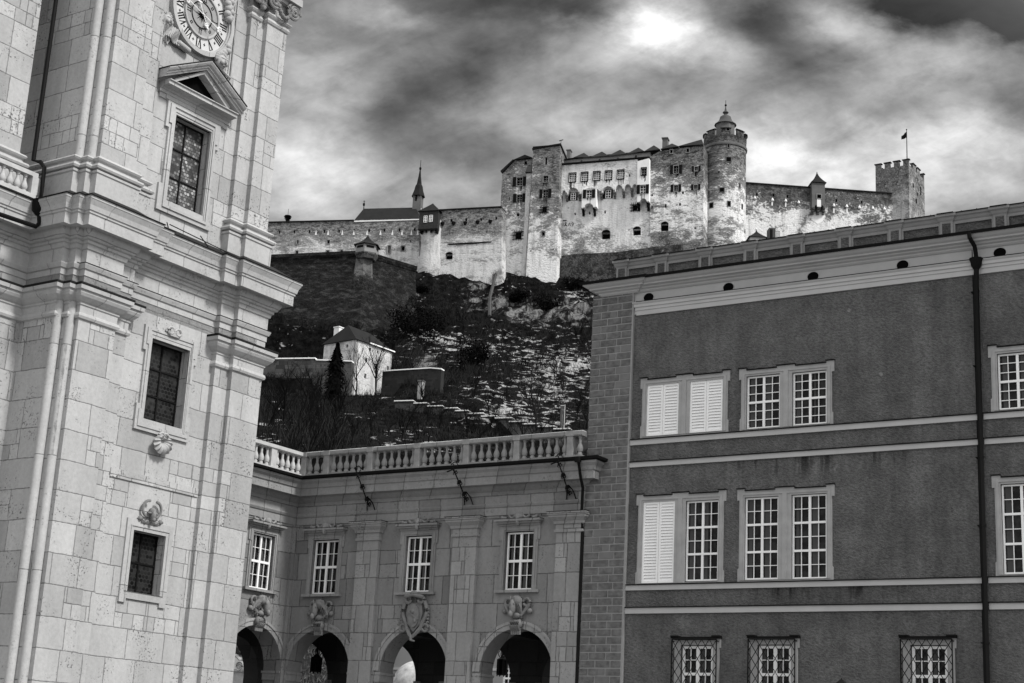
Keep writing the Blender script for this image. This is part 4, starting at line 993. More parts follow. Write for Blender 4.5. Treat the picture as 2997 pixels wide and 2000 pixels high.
m=MB(); vs=[(tl[0]-.2,3.2,tl[1]),(tr[0]+.2,3.2,tr[1]+.5),(tr[0]+.25,-6,tr[1]-1.6),(tl[0]-.2,-6,tl[1]-1.6)]; vs+=[(v[0],v[1],v[2]-.35) for v in vs]
m.add(vs,[(0,1,2,3),(7,6,5,4),(0,4,5,1),(1,5,6,2),(2,6,7,3),(3,7,4,0)]); m.build('tower_roof','roofd',fp)
m=MB(); u,z=FP.uz(Z1(630,130),3.); m.tube([(u,2.8,z-.3),(u,2.8,z+.9)],.05,5); m.tube([(u-.4,2.8,z+.75),(u+.45,2.8,z+.95)],.09,5); m.build('weather_vane','ink',fp)
m=MB(); a=prect(FP,Z1,686,190,716,260,-3); m.box(a[0],a[1],-4.2,-3,a[2]-1,a[3]); m.box(a[0]-.15,a[1]+.15,-4.3,-2.9,a[3],a[3]+.2); m.build('chimney','greyd',fp)
# main front: lower wall, and the upper storey carried forward on a corbelled arcade
fort_wall(fp,'front_wall',FP,Z1,[(600,330),(1452,262),(1490,1060),(1490,1180),(1300,1100),(1110,1130),(770,1160),(600,1172)],0,BK,'pal_white',
 [(755,762,770,785,'slot'),(887,752,904,778,'slot'),(1030,745,1045,768,'slot'),(1288,690,1330,745,'x cage'),(1005,945,1085,1005,'deep round'),(1292,912,1366,970,'deep round')])
up=[(600,331),(1335,273),(1335,500)]
for (xl,xr,ys,yt) in ((1284,1334,556,498),(1213,1280,556,500),(1133,1203,568,505),(1015,1118,575,518),(830,995,585,530),(695,798,592,530),(640,682,600,555)):
    up+=[(xr,ys)]+[((xl+xr)/2+(xr-xl)/2*math.cos(PI*k/10),ys-(ys-yt)*math.sin(PI*k/10)) for k in range(1,10)]+[(xl,ys)]
up+=[(600,602)]
fort_wall(fp,'upper_front_wall',FP,Z1,up,1.1,1.09,'pal_white',
 [(x,y,x+58,y+80,'bar lat white dk stain') for x,y in ((710,400),(820,393),(932,386),(1041,379),(1152,372))]+[(1256,408,1270,432,'slot')])
for x,y in ((688,600),(803,594),(1004,584),(1126,574),(1208,566),(1285,556)):
    m=MB()
    for k,(h,nn) in enumerate(((26,1.12),(46,.75),(66,.4))):
        a=prect(FP,Z1,x-9,y-12 if k==0 else y+14+20*(k-1),x+9,y+h-10,.4); m.box(a[0],a[1],.01,nn,a[2],a[3])
    m.build('corbel','greyd',fp)
for r in ((700,575,785,650),(1018,548,1108,632)):
    a=prect(FP,Z1,*r,.1); m=MB(); m.box(a[0],a[1],.012,.1,a[2],a[3]); k=m.build('window','ink',fp)
    w=a[1]-a[0]; m=MB(); x0,x1=a[0]+w*.3,a[0]+w*.8; z0,z1=a[2]+.1,a[3]-.2
    for i in range(4): z=z0+(z1-z0)*i/3; m.box(x0,x1,.1,.16,z-.05,z+.05)
    for i in range(3): x=x0+(x1-x0)*i/2; m.box(x-.06,x+.06,.1,.17,z0,z1)
    m.build('window_bars','white',k)
def bay(poly,n0,n1,opens):
    fort_wall(fp,'bay_wall',FP,Z1,poly,n1,n1-n0,'pwhite',opens)
def archbot(xl,xr,ys,yt): return [((xl+xr)/2+(xr-xl)/2*math.cos(PI*k/10),ys-(ys-yt)*math.sin(PI*k/10)) for k in range(11)]
bay([(828,548),(955,540),(957,705)]+archbot(848,930,712,675)+[(822,718)],.01,1.7,[(868,556,914,622,'bar shut frm white stain')])
for x in (836,940):
    m=MB()
    for k,nn in enumerate((1.1,.8,.4)): a=prect(FP,Z1,x-9,715+24*k,x+9,739+24*k,.6); m.box(a[0],a[1],.01,nn,a[2],a[3]+.01)
    m.build('corbel','ink',fp)
bay([(1335,290),(1442,262),(1440,655)]+archbot(1358,1420,660,630)+[(1332,664)],.01,1.75,[(1372,352,1414,418,'bar frm dk stain'),(1362,512,1408,582,'bar shut frm white stain')])
for x in (1345,1432):
    m=MB()
    for k,nn in enumerate((1.1,.8,.4)): a=prect(FP,Z1,x-10,662+26*k,x+10,688+26*k,.6); m.box(a[0],a[1],.01,nn,a[2],a[3]+.01)
    m.build('corbel','ink',fp)
m=MB(); m.prism(ccw(ppoly(FP,Z1,[(632,331),(638,323),(1452,259),(1452,265)],.7)),-1,1.6); m.build('pent_roof','roofd',fp)
fort_wall(fp,'attic_wall',FP,Z1,[(655,320),(668,268),(1452,205),(1460,260)],-.8,10,'grey',[(x,y,x+18,y+27,'x frm') for x,y in ((813,283),(980,271),(1148,258),(1312,236))])
gab=[((752,262),(848,224),(904,258)),((904,259),(1014,212),(1072,245)),((1072,246),(1180,195),(1240,228)),((1240,229),(1348,176),(1400,203)),((1400,205),(1490,155),(1545,186))]
for g in gab:
    g=[g[0],(g[1][0],g[1][1]-4),g[2]]; m=MB(); m.prism(ccw(ppoly(FP,Z1,g,-.6)),-10,-.15); m.build('gable_roof','roofg',fp)
m=MB(); m.prism(ccw(ppoly(FP,Z1,[(650,275),(760,260),(1545,188),(1548,192),(760,265),(655,281)],-.5)),-1,-.2); m.build('eaves','roofd',fp)
# stained right block between front and round tower
rb=fort_wall(fp,'right_block_wall',FP,ZT,[(70,560),(165,510),(560,455),(560,1405),(500,1420),(75,1440)],.5,BK,'pal_right',
 [(288,645,332,712,'bar shut frm stain'),(480,655,510,692,'bar shut frm stain'),(290,825,328,878,'bar shut frm stain'),(474,822,508,860,'bar shut frm stain'),(168,1180,240,1245,'deep round'),
  (256,500,278,532,'x frm'),(405,488,430,522,'x frm'),(362,880,382,902,'x'),(336,985,354,1012,'slot'),(205,995,222,1030,'slot'),(80,905,98,925,'x'),(80,1015,96,1040,'slot'),(475,1208,495,1225,'slot')])
for g in (((170,497),(275,447),(335,472)),((335,470),(548,410),(560,455))):
    m=MB(); m.prism(ccw(ppoly(FP,ZT,list(g),.5)),-9,.9); m.build('gable_roof','roofg',fp)
a=prect(FP,ZT,183,395,228,480,-2); m=MB(); m.box(a[0],a[1],-3.5,-2,a[2]-1.5,a[3]); m.box(a[0]-.15,a[1]+.15,-3.65,-1.85,a[3],a[3]+.25); m.build('chimney','greyd',fp)
fort_wall(fp,'bare_footing',FP,Z1,[(635,1160),(770,1140),(1110,1128),(1500,1075),(1750,1050),(1760,1500),(600,1500)],.9,4,'pal_low')
# carved and painted year on the front
ym=MB(); n=.03
def stroke(pts,r=.06): ym.tube([(*[FP.uz(Z1(*p),n)[0]],n,FP.uz(Z1(*p),n)[1]) for p in pts],r,5)
stroke([(653,852),(652,884)]); stroke([(664,882),(674,868),(682,858),(680,850),(672,851),(668,858),(676,872),(686,884),(691,886)]); stroke([(664,882),(672,880),(684,874)])
stroke([(699,884),(709,854),(720,884)]); stroke([(747,860),(742,852),(734,853),(731,862),(736,869),(744,866),(748,858),(746,872),(738,884),(732,887)])
ym.build('year_inscription','ink',fp)
ym=MB(); ym.prism(ccw(ppoly(FP,Z1,[(648,832),(690,830),(682,836),(672,841),(650,841)],.02)),.0,.06); ym.build('wall_slot','ink',fp)

# ---- round tower
def spine(p,d):
    q=atdepth(*p,d); return q
rc=spine(ZT(752,900),298); RX,RY=rc.x,rc.y
FT=Fr((RX,RY),R_(-9))
rt=FT.root('round_tower','round fortress tower with battlements and a bell shaped cap roof, rising highest on the skyline','tower')
def zt_at(y,x=752,r=4.35): d=RY-r*.97; q=ray(*ZT(x,y)); return q.z*d/q.y+CAMZ
r=67.8*298/FPX/1.0*.99
ztop=zt_at(352); zring=zt_at(440); zcren=zt_at(296); zbot=zt_at(1560)
m=MB(); m.lathe([(r*1.01,zbot),(r,zt_at(1100)),(r*.985,zring)],(0,0),56,cap=False); m.build('tower_wall','rt',rt,True)
m=MB(); m.lathe([(r*.985,zring-.2),(r*1.03,zring-.1),(r*1.045,zring+.2),(r*1.03,zring+.45),(r*.985,zring+.55)],(0,0),56,cap=False); m.build('ring_moulding','greyd',rt,True)
M['rtop']=weathered('battlement_plaster',zring,zcren,.7,1.,.4,.06,.2,1.3,.2)
m=MB(); m.lathe([(r*.985,zring+.3),(r*.995,ztop),(r*.87,ztop),(r*.87,ztop-1)],(0,0),56,cap=False); m.lathe([(0,ztop-.9),(r*.9,ztop-.9)],(0,0),56,cap=False); m.build('parapet','rtop',rt,True)
nm_=8
for k in range(nm_):
    a0=2*PI*(k+.14)/nm_-1.95; m=MB(); vs=[]; seg=7; da=2*PI*.56/nm_
    for i in range(seg+1):
        t=a0+da*i/seg
        for rr,z in ((r*1.0,ztop-.3),(r*1.0,zcren-.1),(r*.87,zcren-.1),(r*.87,ztop-.3)): vs.append((rr*math.cos(t),rr*math.sin(t),z))
    fs=[(i*4+j,(i+1)*4+j,(i+1)*4+(j+1)%4,i*4+(j+1)%4) for i in range(seg) for j in range(4)]+[(0,1,2,3),tuple(seg*4+j for j in (3,2,1,0))]
    m.add(vs,fs); mo=m.build('merlon','rtop',rt)
    m=MB(); vs=[]
    for i in range(seg+1):
        t=a0-.03+(da+.06)*i/seg
        for rr,z in ((r*1.05,zcren-.15),(r*1.05,zcren-.02),(r*.93,zcren+.28),(r*.84,zcren-.02)): vs.append((rr*math.cos(t),rr*math.sin(t),z))
    m.add(vs,fs); m.build('merlon_cap','roofd',mo)
# turret cap
zc=lambda y:(lambda q:q.z*RY/q.y+CAMZ)(ray(*ZT(766,y)))
m=MB(); m.lathe([(2.0,ztop-.9),(2.0,zc(272))],(0,0),8,ph=PI/8); m.build('cap_drum','greyd',rt)
pr=[(2.25,zc(276)),(2.2,zc(270)),(1.75,zc(255)),(1.38,zc(238)),(1.22,zc(218)),(1.1,zc(200)),(.75,zc(190)),(.38,zc(182)),(.32,zc(172)),(.62,zc(158)),(.5,zc(150)),(.26,zc(143)),(.17,zc(125)),(.1,zc(108)),(.07,zc(98))]
m=MB(); m.lathe(pr,(0,0),16); m.build('bell_roof','roofg',rt,True)
m=MB(); m.ell((0,0,zc(90)),(.24,.24,.26)); m.tube([(0,0,zc(98)),(0,0,zc(45))],.055,5); m.build('finial','ink',rt,True)
for (x,y,w,h) in ((757,458,16,40),(760,585,46,46),(700,865,40,40),(606,1008,28,48),(770,993,26,48),(878,826,9,44),(910,1020,9,44),(552,640,8,50),(555,785,8,50),(668,703,12,16),(948,1245,8,30),(748,310,30,26)):
    fx=(x-752)/(212.5); fx=max(-.97,min(.97,fx)); th=math.asin(fx)
    cr=r*(.99 if y>440 else 1.0); dd=RY-cr*math.cos(th)
    q=ray(*ZT(x,y)); z=q.z*dd/q.y+CAMZ
    wm=w/3.136*298/FPX/max(.3,math.cos(th)); hm=h/3.136*298/FPX
    F=Fr((RX+cr*math.sin(th),RY-cr*math.cos(th)),th)
    m=MB(); m.box(-wm/2,wm/2,-.9,.04,z-hm/2,z+hm/2)
    o=bpy.data.objects.new('window',m.mesh('window','dark')); COL.objects.link(o); o.parent=rt
    o.matrix_world=Matrix.Identity(4)
    W0=Matrix.Translation((F.o.x,F.o.y,0))@Matrix.Rotation(F.az,4,'Z'); RT=Matrix.Translation((RX,RY,0))@Matrix.Rotation(FT.az,4,'Z')
    o.matrix_parent_inverse=Matrix.Identity(4); o.matrix_basis=RT.inverted()@W0@Matrix.Translation((0,-.0,0))
    # proud frame so the opening reads as cut into the curved wall
    f=MB(); e=.13; f.prism(rect(-wm/2-e,wm/2+e,z-hm/2-e,z+hm/2+e),-.5,.09,[rect(-wm/2,wm/2,z-hm/2,z+hm/2)]); fo=f.build('window_frame','greyd',o)

# ---- rear wall with bartizan, keep with flag
rw=FR_.root('rear_wall','long dark stained fortress wall with small bartizan, running right from the round tower','fortress wall')
sl=[]
for x,y in ((256,858),(446,866),(606,882),(1167,930),(1457,948)): sl.append((x-10,y-17,x+10,y+17,'slot'))
fort_wall(rw,'wall',FR_,ZR,[(90,724),(1808,850),(1815,1350),(1815,1700),(90,1700)],0,3,'rwall',sl)
m=MB(); m.prism(ccw(ppoly(FR_,ZR,[(90,716),(1808,841),(1808,853),(90,728)],.1)),-3,.25); m.build('coping','roofd',rw)
for x,y in ((232,903),(434,925),(586,935),(735,955),(1138,990),(1286,1000),(1430,1012),(1585,1020),(1718,1028)):
    u,z=FR_.uz(ZR(x,y),.1); m=MB(); m.lathe([(.02,z+.55),(.3,z+.05),(.3,z-.15),(.05,z-.3)],(u,.1),8); m.build('gun_port','pwhite',rw)
for x,y in ((586,975),(1138,1045),(1288,1045),(430,960)):
    a=prect(FR_,ZR,x-7,y-25,x+7,y+28,.02); m=MB(); m.box(a[0],a[1],0,.06,a[2],a[3]); m.build('pale_streak','pwhite',rw)
bz=fort_wall(rw,'bartizan_wall',FR_,ZR,[(890,722),(1036,730),(1034,1010)]+[((990+1020)/2+17*math.cos(PI*k/8)+0,1012-28*math.sin(PI*k/8)) for k in range(9)]+[(945,1008)]+[(935+17*math.cos(PI*k/8),1008-28*math.sin(PI*k/8)) for k in range(9)]+[(888,1008)],1.5,1.49,'greyd',[(945,862,992,905,'x frm')])
m=MB(); a=prect(FR_,ZR,945,915,990,1000,1.52); m.box(a[0],a[1],1.5,1.53,a[2],a[3]); m.build('pale_streak','pwhite',rw)
m=MB(); m.prism(ccw(ppoly(FR_,ZR,[(880,1060),(1030,1060),(1012,1170),(950,1200),(880,1150)],.02)),0,.05); m.build('pale_streak','pwhite',rw)
for x in (898,957,1020):
    m=MB()
    for k,nn in enumerate((1.4,1.0,.5)): a=prect(FR_,ZR,x-13,1008+24*k,x+13,1034+24*k,.8); m.box(a[0],a[1],0.01,nn,a[2],a[3])
    m.build('corbel','greyd',rw)
a=prect(FR_,ZR,858,700,1040,728,0); b_=prect(FR_,ZR,890,720,1036,730,1.5); ap=FR_.uz(ZR(946,600),.2)
cx=(b_[0]+b_[1])/2; ze=FR_.uz(ZR(960,724),1.5)[1]; hw=(b_[1]-b_[0])/2
def tent(mb,cu,cn,hw,hn,ze,za,k=7,sw=1.6,over=.25):
    """pyramid roof with concave (swept) sides"""
    vs=[];fs=[]
    for i in range(k+1):
        t=i/k; s=(1-t)**sw; z=ze+(za-ze)*t; a,b=(hw+over)*s+.03,(hn+over)*s+.03
        vs+=[(cu-a,cn-b,z),(cu+a,cn-b,z),(cu+a,cn+b,z),(cu-a,cn+b,z)]
    for i in range(k):
        for j in range(4): fs.append((i*4+j,i*4+(j+1)%4,(i+1)*4+(j+1)%4,(i+1)*4+j))
    fs+=[(3,2,1,0),tuple(4*k+j for j in range(4))]; mb.add(vs,fs)
m=MB(); tent(m,cx,.2,hw,1.35,ze,ap[1]); m.build('bartizan_roof','roofd',rw)
m=MB(); m.box(cx-hw,cx+hw,-1.1,1.45,ze-2,ze); m.build('bartizan_body','greyd',rw)
kp=atdepth(*ZR(2000,800),325); FK=Fr((kp.x,kp.y),R_(-34)); FK2=Fr((kp.x,kp.y),R_(56))
ke=FK.root('keep_tower','square grey keep with capped battlements at the far right of the skyline','tower')
uL=FK.uz(ZR(1617,800),0)[0]; uR=FK2.uz(ZR(2176,800),0)[0]; zt_=FK.uz(ZR(2000,540),0)[1]; zm=FK.uz(ZR(2000,458),0)[1]; zb_=zt_-34
m=MB(); m.box(uL,0,-uR,0,zb_,zt_); m.build('keep_wall','keepm',ke)
m=MB()
m.box(uL,0,-.5,0,zt_,zt_+.5); m.box(uL,0,-uR,-uR+.5,zt_,zt_+.5); m.box(uL,uL+.5,-uR+.5,-.5,zt_,zt_+.5); m.box(-.5,0,-uR+.5,-.5,zt_,zt_+.5); m.build('parapet','keepm',ke)
W_=-uL
for i in range(4):
    w=W_*.165; x=uL+i*(W_-w)/3
    for n0 in (-.5,-uR):
        m=MB(); m.box(x,x+w,n0,n0+.5,zt_+.5,zm); mo=m.build('merlon','keepm',ke)
        m=MB(); m.box(x-.2,x+w+.2,n0-.2,n0+.7,zm,zm+.18); m.build('merlon_cap','roofd',mo)
for i in range(1,3):
    w=uR*.165; y=-uR+i*(uR-w)/3
    for x in (-.5,uL):
        m=MB(); m.box(x,x+.5,y,y+w,zt_+.5,zm); mo=m.build('merlon','keepm',ke)
        m=MB(); m.box(x-.2,x+.7,y-.2,y+w+.2,zm,zm+.18); m.build('merlon_cap','roofd',mo)
for F,x,y in ((FK,1728,760),(FK,1867,735)):
    a=prect(F,ZR,x-11,y-18,x+11,y+18,0); m=MB(); m.box(a[0],a[1],.0,.06,a[2],a[3]); fr=m.build('window','ink',ke); m=MB(); m.box(a[0]+.1,a[1]+.25,.06,.09,a[2]-.1,a[3]-.2); m.build('sill','grey',fr)
for x,y,w,h in ((2047,755,12,45),(2082,935,14,50),(2132,820,10,90),(2100,860,8,40)):
    a=prect(FK2,ZR,x-w/2,y-h/2,x+w/2,y+h/2,0); m=MB(); m.box(-.1,.05,-a[1],-a[0],a[2],a[3]); m.build('window','ink',ke)
# flag on its pole (a thing of its own, standing on the keep)
u,z0=FK.uz(ZR(1977,458),-1.0); fl=FK.root('flag','dark flag hanging from a tall pole on top of the square keep','flag',u=u,n=-1.0,z=zt_)
ztp=FK.uz(ZR(1975,116),-1.0)[1]; m=MB(); m.tube([(0,0,0),(0,0,ztp-zt_)],.12,6,.07); m.ell((0,0,ztp-zt_),(.16,.16,.16)); m.build('flagpole','ink',fl)
m=MB(); 
za=FK.uz(ZR(1975,140),-1.)[1]-zt_; zb=FK.uz(ZR(1975,205),-1.)[1]-zt_; zc_=FK.uz(ZR(1915,235),-1.)[1]-zt_; du=FK.uz(ZR(1915,235),-1.)[0]-u
vs=[];NK=10
for i in range(NK+1):
    t=i/NK; sag=math.sin(t*PI*.5); x=du*t; zt1=za+(zc_+ .9-za)*t**1.15; zb1=zb+(zc_-zb)*t
    for j in range(5): s=j/4; vs.append((x,.22*math.sin(t*7+s*1.5)*t,zt1+(zb1-zt1)*s))
k0=len(vs); vs+=[(v[0],v[1]-.03,v[2]) for v in vs]
fs=[]
for i in range(NK):
    for j in range(4):
        a=i*5+j; fs+=[(a,a+1,a+6,a+5),(k0+a+5,k0+a+6,k0+a+1,k0+a)]
m.add(vs,fs); m.build('flag_cloth','ink',fl,True)

# ---- long west wall, chapel, wooden oriel
lw=FW_.root('long_wall','long pale fortress wall with small square loopholes, running behind the dark bastion','fortress wall')
op=[(x-9,y-15,x+9,y+15,'slot') for x,y in ((127,771),(273,769),(421,767),(568,765),(712,763),(861,758),(1008,756),(1157,753),(1306,751),(1456,745))]
op+=[(x-w/2,y-h/2,x+w/2,y+h/2,'x frm') for x,y,w,h in ((308,870,18,36),(609,868,26,36),(299,978,24,44),(602,970,26,34),(738,966,24,38),(1340,932,34,48))]+[(1300,852,1308,864,'slot'),(1411,850,1420,872,'slot')]
op+=[(1068,905,1098,980,'deep round frm'),(1192,905,1222,982,'deep round frm')]
fort_wall(lw,'wall',FW_,ZL,[(-260,682),(860,655),(1505,640),(1490,1250),(-260,1250)],0,3,'lwall',op)
m=MB(); m.prism(ccw(ppoly(FW_,ZL,[(-260,676),(860,651),(860,659),(-260,685)],.1)),-3,.3); m.build('coping','roofd',lw)
m=MB(); m.prism(ccw(ppoly(FW_,ZL,[(862,660),(1505,642),(1505,652),(862,672)],.1)),-.1,.12); m.build('coping','pwhite',lw)
for x in (486,605,745,858,988,1120,1237,1331,1424,1486):
    u,z=FW_.uz(ZL(x,782),.0); m=MB(); m.prism([(u-.22,z-.4),(u+.22,z-.4),(u,z+.7)],0,.05); m.build('gun_port','pwhite',lw)
FO=frame_at(ZL(1750,800),300,-16.8)
ew=FO.root('east_wall','weathered fortress wall with a rounded corner turret under a dark wooden oriel','fortress wall')
op=[(x-10,y-14,x+10,y+14,'slot') for x,y in ((1815,657),(1962,650),(2108,647),(2257,635))]+[(1757,990,1828,1040,'deep round'),(1578,903,1592,932,'slot'),(2160,755,2170,782,'slot'),(2238,755,2248,764,'slot'),(1797,775,1806,800,'slot')]
fort_wall(ew,'wall',FO,ZL,[(1690,556),(2310,524),(2310,1350),(1480,1350),(1490,1010),(1560,985),(1690,960)],0,3,'lwall',op)
m=MB(); m.prism(ccw(ppoly(FO,ZL,[(1690,550),(2310,518),(2310,528),(1690,560)],.1)),-3,.3); m.build('coping','roofd',ew)
for x,y in ((1730,690),(1838,685),(1953,683),(2075,675),(2198,670)):
    u,z=FO.uz(ZL(x,y),.1); m=MB(); m.lathe([(.42,z+.3),(.4,z+.1),(.25,z-.35)],(u,.1),8); m.build('gun_port','ink',ew)
u0,zl_=FO.uz(ZL(1610,1000),0); zt2=FO.uz(ZL(1610,745),.5)[1]; rr=2.25
m=MB(); m.lathe([(rr*1.25,zl_-14),(rr*1.12,zl_-1),(rr*1.02,zl_),(rr,zl_+.3),(rr*.97,zt2+2.)],(u0-.1,-.9),28,cap=False); m.build('corner_turret','turretw',ew,True)
m=MB(); m.prism(ccw(ppoly(FO,ZL,[(1775,888),(1900,880),(2050,872),(2215,862),(2200,870),(2050,885),(1900,893),(1790,897)],.05)),0,.14); m.build('ledge','ink',ew)
a=prect(FO,ZL,1500,570,1683,745,1.6); ze=FO.uz(ZL(1600,565),1.6)[1]; zbx=FO.uz(ZL(1590,742),1.6)[1]; ua,ub=FO.uz(ZL(1500,660),1.6)[0],FO.uz(ZL(1684,660),1.6)[0]
m=MB(); m.box(ua,ub,-2.2,1.6,zbx,ze); 
for k in range(12): x=ua+(ub-ua)*k/11; m.box(x-.03,x+.03,1.6,1.64,zbx,ze)
oo=m.build('wooden_oriel','wood',ew)
m=MB(); m.box(ua-.08,ub+.08,1.6,1.66,zbx-.25,zbx+.1); m.build('sill_beam','ink',oo)
m=MB(); za=FO.uz(ZL(1637,490),-.3)[1]; tent(m,(ua+ub)/2,-.3,(ub-ua)/2,1.9,ze,za,5,1.05,.3); m.build('oriel_roof','roofd',oo)
for x in (1562,1615):
    a=prect(FO,ZL,x-15,612-(x-1562)*.12,x+16,676-(x-1562)*.12,1.66); m=MB()
    m.box(a[0],a[1],1.645,1.66,a[2],a[3]); wn=m.build('window','glass',oo); m=MB()
    for i in range(3): xx=a[0]+(a[1]-a[0])*i/2; m.box(xx-.045,xx+.045,1.66,1.72,a[2],a[3])
    for i in range(5): zz=a[2]+(a[3]-a[2])*i/4; m.box(a[0],a[1],1.66,1.715,zz-.035,zz+.035)
    m.build('window_bars','white',wn)
for x in (1522,1578,1628,1676): u,z=FO.uz(ZL(x,742),1.); m=MB(); m.prism([(u-.18,z-.9),(u+.18,z-.9),(u+.24,z),(u-.24,z)],-.5,1.5); m.build('corbel','ink',oo)
# chapel
ch=FW_.root('chapel','dark roofed fortress chapel with a slender spire, standing behind the long wall','chapel')
e0=FW_.uz(ZL(855,660),-.5); r0=FW_.uz(ZL(955,545),-4.5); r1=FW_.uz(ZL(1424,526),-4.5); e1=FW_.uz(ZL(1500,640),-.5)
m=MB(); zE=(e0[1]+e1[1])/2; zR=(r0[1]+r1[1])/2
vs=[(e0[0],-.4,zE-.2),(e1[0],-.4,zE-.2),(e1[0],-8.6,zE-.2),(e0[0],-8.6,zE-.2),(r0[0],-4.5,zR),(r1[0]+1.,-4.5,zR)]
m.add(vs,[(0,1,5,4),(1,2,5),(2,3,4,5),(3,0,4),(3,2,1,0)]); m.build('chapel_roof','roofd',ch)
m=MB(); m.box(e0[0]+.4,e1[0]-.2,-8.3,-.7,zE-8,zE-.15); m.build('chapel_wall','grey',ch)
m=MB(); m.tube([(r0[0],-4.5,zR-.2),(r0[0],-4.5,FW_.uz(ZL(957,462),-4.5)[1])],.1,6,.05)
u,z=FW_.uz(ZL(957,500),-4.5); m.ell((u,-4.5,z),(.25,.25,.4)); m.tube([(u-.22,-4.5,z+.75),(u+.22,-4.5,z+.75)],.06,5); m.build('ridge_cross','ink',ch,True)
ta=FW_.uz(ZL(1427,600),-4)[0]; tb=FW_.uz(ZL(1508,600),-4)[0]; zs=FW_.uz(ZL(1468,398),-4)[1]; hw=(tb-ta)/2; tc=(ta+tb)/2
m=MB(); m.box(ta,tb,-4-2*hw,-4,zE-4,zs); tw_=m.build('bell_tower','greyd',ch)
a=prect(FW_,ZL,1462,405,1480,462,-4); m=MB(); m.box(a[0],a[1],-4,-3.95,a[2],a[3]); m.build('belfry_opening','ink',tw_)
m=MB(); m.box(tb,tb+.08,-4-hw-.6,-4-hw+.6,zs-4.6,zs-3.0); m.build('clock_face','dial',tw_)
za=FW_.uz(ZL(1495,150),-4-hw)[1]; sp=[(hw*1.62,zs-.3),(hw*1.5,zs),(hw*1.08,zs+1.1),(hw*.86,zs+2.1),(hw*.6,zs+(za-zs)*.42),(hw*.3,zs+(za-zs)*.72),(.1,za)]
m=MB(); m.lathe(sp,(tc,-4-hw),8,ph=PI/8); m.build('spire','roofd',ch)
m=MB(); m.ell((tc,-4-hw,za+.05),(.26,.26,.36)); m.tube([(tc,-4-hw,za),(tc,-4-hw,FW_.uz(ZL(1497,66),-4-hw)[1])],.06,5); m.build('finial','ink',ch,True)
u,z=FW_.uz(ZL(205,668),-1); si=FW_.root('siren','small dark siren stack with flat tops on the coping of the long wall','siren',u=u,n=-1,z=z)
m=MB(); m.tube([(0,0,-.5),(0,0,2.8)],.04,5); m.box(-.3,.3,-.25,.25,0,.8)
for k,(w,zz) in enumerate(((.55,.25),(.75,.6),(.85,.95),(.7,1.15))): m.lathe([(w*.7,zz),(w,zz+.12),(w*.3,zz+.22)],(0,0),8)
m.build('siren_horns','ink',si)
# ---- dark bastion below the long wall
bp_=atdepth(*ZL(958,1003),268); FB=Fr((bp_.x,bp_.y),R_(-16.9)); FB2=Fr((bp_.x,bp_.y),R_(40))
M['bast']=weathered('bastion_stone',zpal[0]-30,zpal[0],.62,.58,.075,.014,.5,2.8,.7,spec=.02)
M['bastq']=weathered('bastion_quoin',bp_.z-6.5,bp_.z-2.5,.95,.36,.15,.02,.5,1.6,.5,spec=.05)
bs=FB.root('bastion','massive dark stone bastion with sloping faces and a small sentry turret on its corner','bastion')
zt3=bp_.z; HB=30; bt=.16
def battered(mb,p0,p1,zt,h,b):   # sloping wall face between two plan points given in world axes of FB (u,n)
    d=(Vector(p1)-Vector(p0)).normalized(); nn=Vector((-d.y,d.x))
    return d,nn
d2=Vector((FB2.u.dot(FB.u),FB2.u.dot(FB.n))); Lw,Rw=46,FB2.uz(ZL(1470,1135),0)[0]
pL=(-Lw,0); pC=(0,0); pR=(d2.x*Rw,d2.y*Rw)
m=MB(); m.sweep([pL,pC,pR],[(HB*bt,zt3-HB),(0,zt3-1.2),(0,zt3)],caps=False); m.build('bastion_wall','bast',bs)
m=MB(); m.sweep([pL,pC,pR],[(-1.5,zt3),(-1.5,zt3+.9),(.35,zt3+.9),(.35,zt3+.35),(.1,zt3-.1),(0,zt3)],caps=False); m.build('bastion_parapet','greyd' if 0 else 'bast',bs)
m=MB(); m.sweep([pL,pC],[(.30,zt3+.9),(.0,zt3+1.0),(-1.4,zt3+.9)],caps=False); m.build('parapet_snow','snow',bs)
m=MB(); m.sweep([(-1.5,0),(0,0),(d2.x*1.9,d2.y*1.9)],[(6.5*bt-.12,zt3-6.5),(.03,zt3-1.1),(.03,zt3)],caps=False); m.build('pale_quoin','bastq',bs)
tz=zt3+.3
m=MB(); m.lathe([(1.9,tz-.2),(2.1,tz+.1),(2.1,tz+1.75)],(.1,-.9),6,ph=.35); tu=m.build('sentry_turret','grey',bs)
m=MB(); m.lathe([(1.7,tz-.8),(2.2,tz-.05),(2.2,tz+.2),(2.1,tz+.25)],(.1,-.9),6,ph=.35); m.build('turret_base','bastq',tu)
zap=FB.uz(ZL(960,805),-.9)[1]; zz=tz+1.7
m=MB(); m.lathe([(2.55,zz-.08),(2.5,zz+.05),(1.75,zz+(zap-zz)*.2),(1.05,zz+(zap-zz)*.42),(.55,zz+(zap-zz)*.66),(.22,zz+(zap-zz)*.86),(.03,zap)],(.1,-.9),6,ph=.35); m.build('turret_roof','roofd',tu)
for t in (-.35,): pass
for ang in (-.18+PI*.5+.35+PI/6-PI/3,):
    pass
for k in range(6):
    t=.35+PI/6+k*PI/3; c,s=math.cos(t),math.sin(t); R0=2.1*math.cos(PI/6); cxx,cyy=.1+R0*c,-.9+R0*s
    q=Vector((-s,c)); m=MB(); vs=[]
    for zz2 in (tz+1.0,tz+1.4):
        for f in (-.7,.7):
            for o in (-.1,.05): vs.append((cxx+q.x*f+c*o,cyy+q.y*f+s*o,zz2))
    m.add(vs,[(0,1,3,2),(4,6,7,5),(0,2,6,4),(1,5,7,3),(0,4,5,1),(2,3,7,6)]); m.build('window','ink',tu)
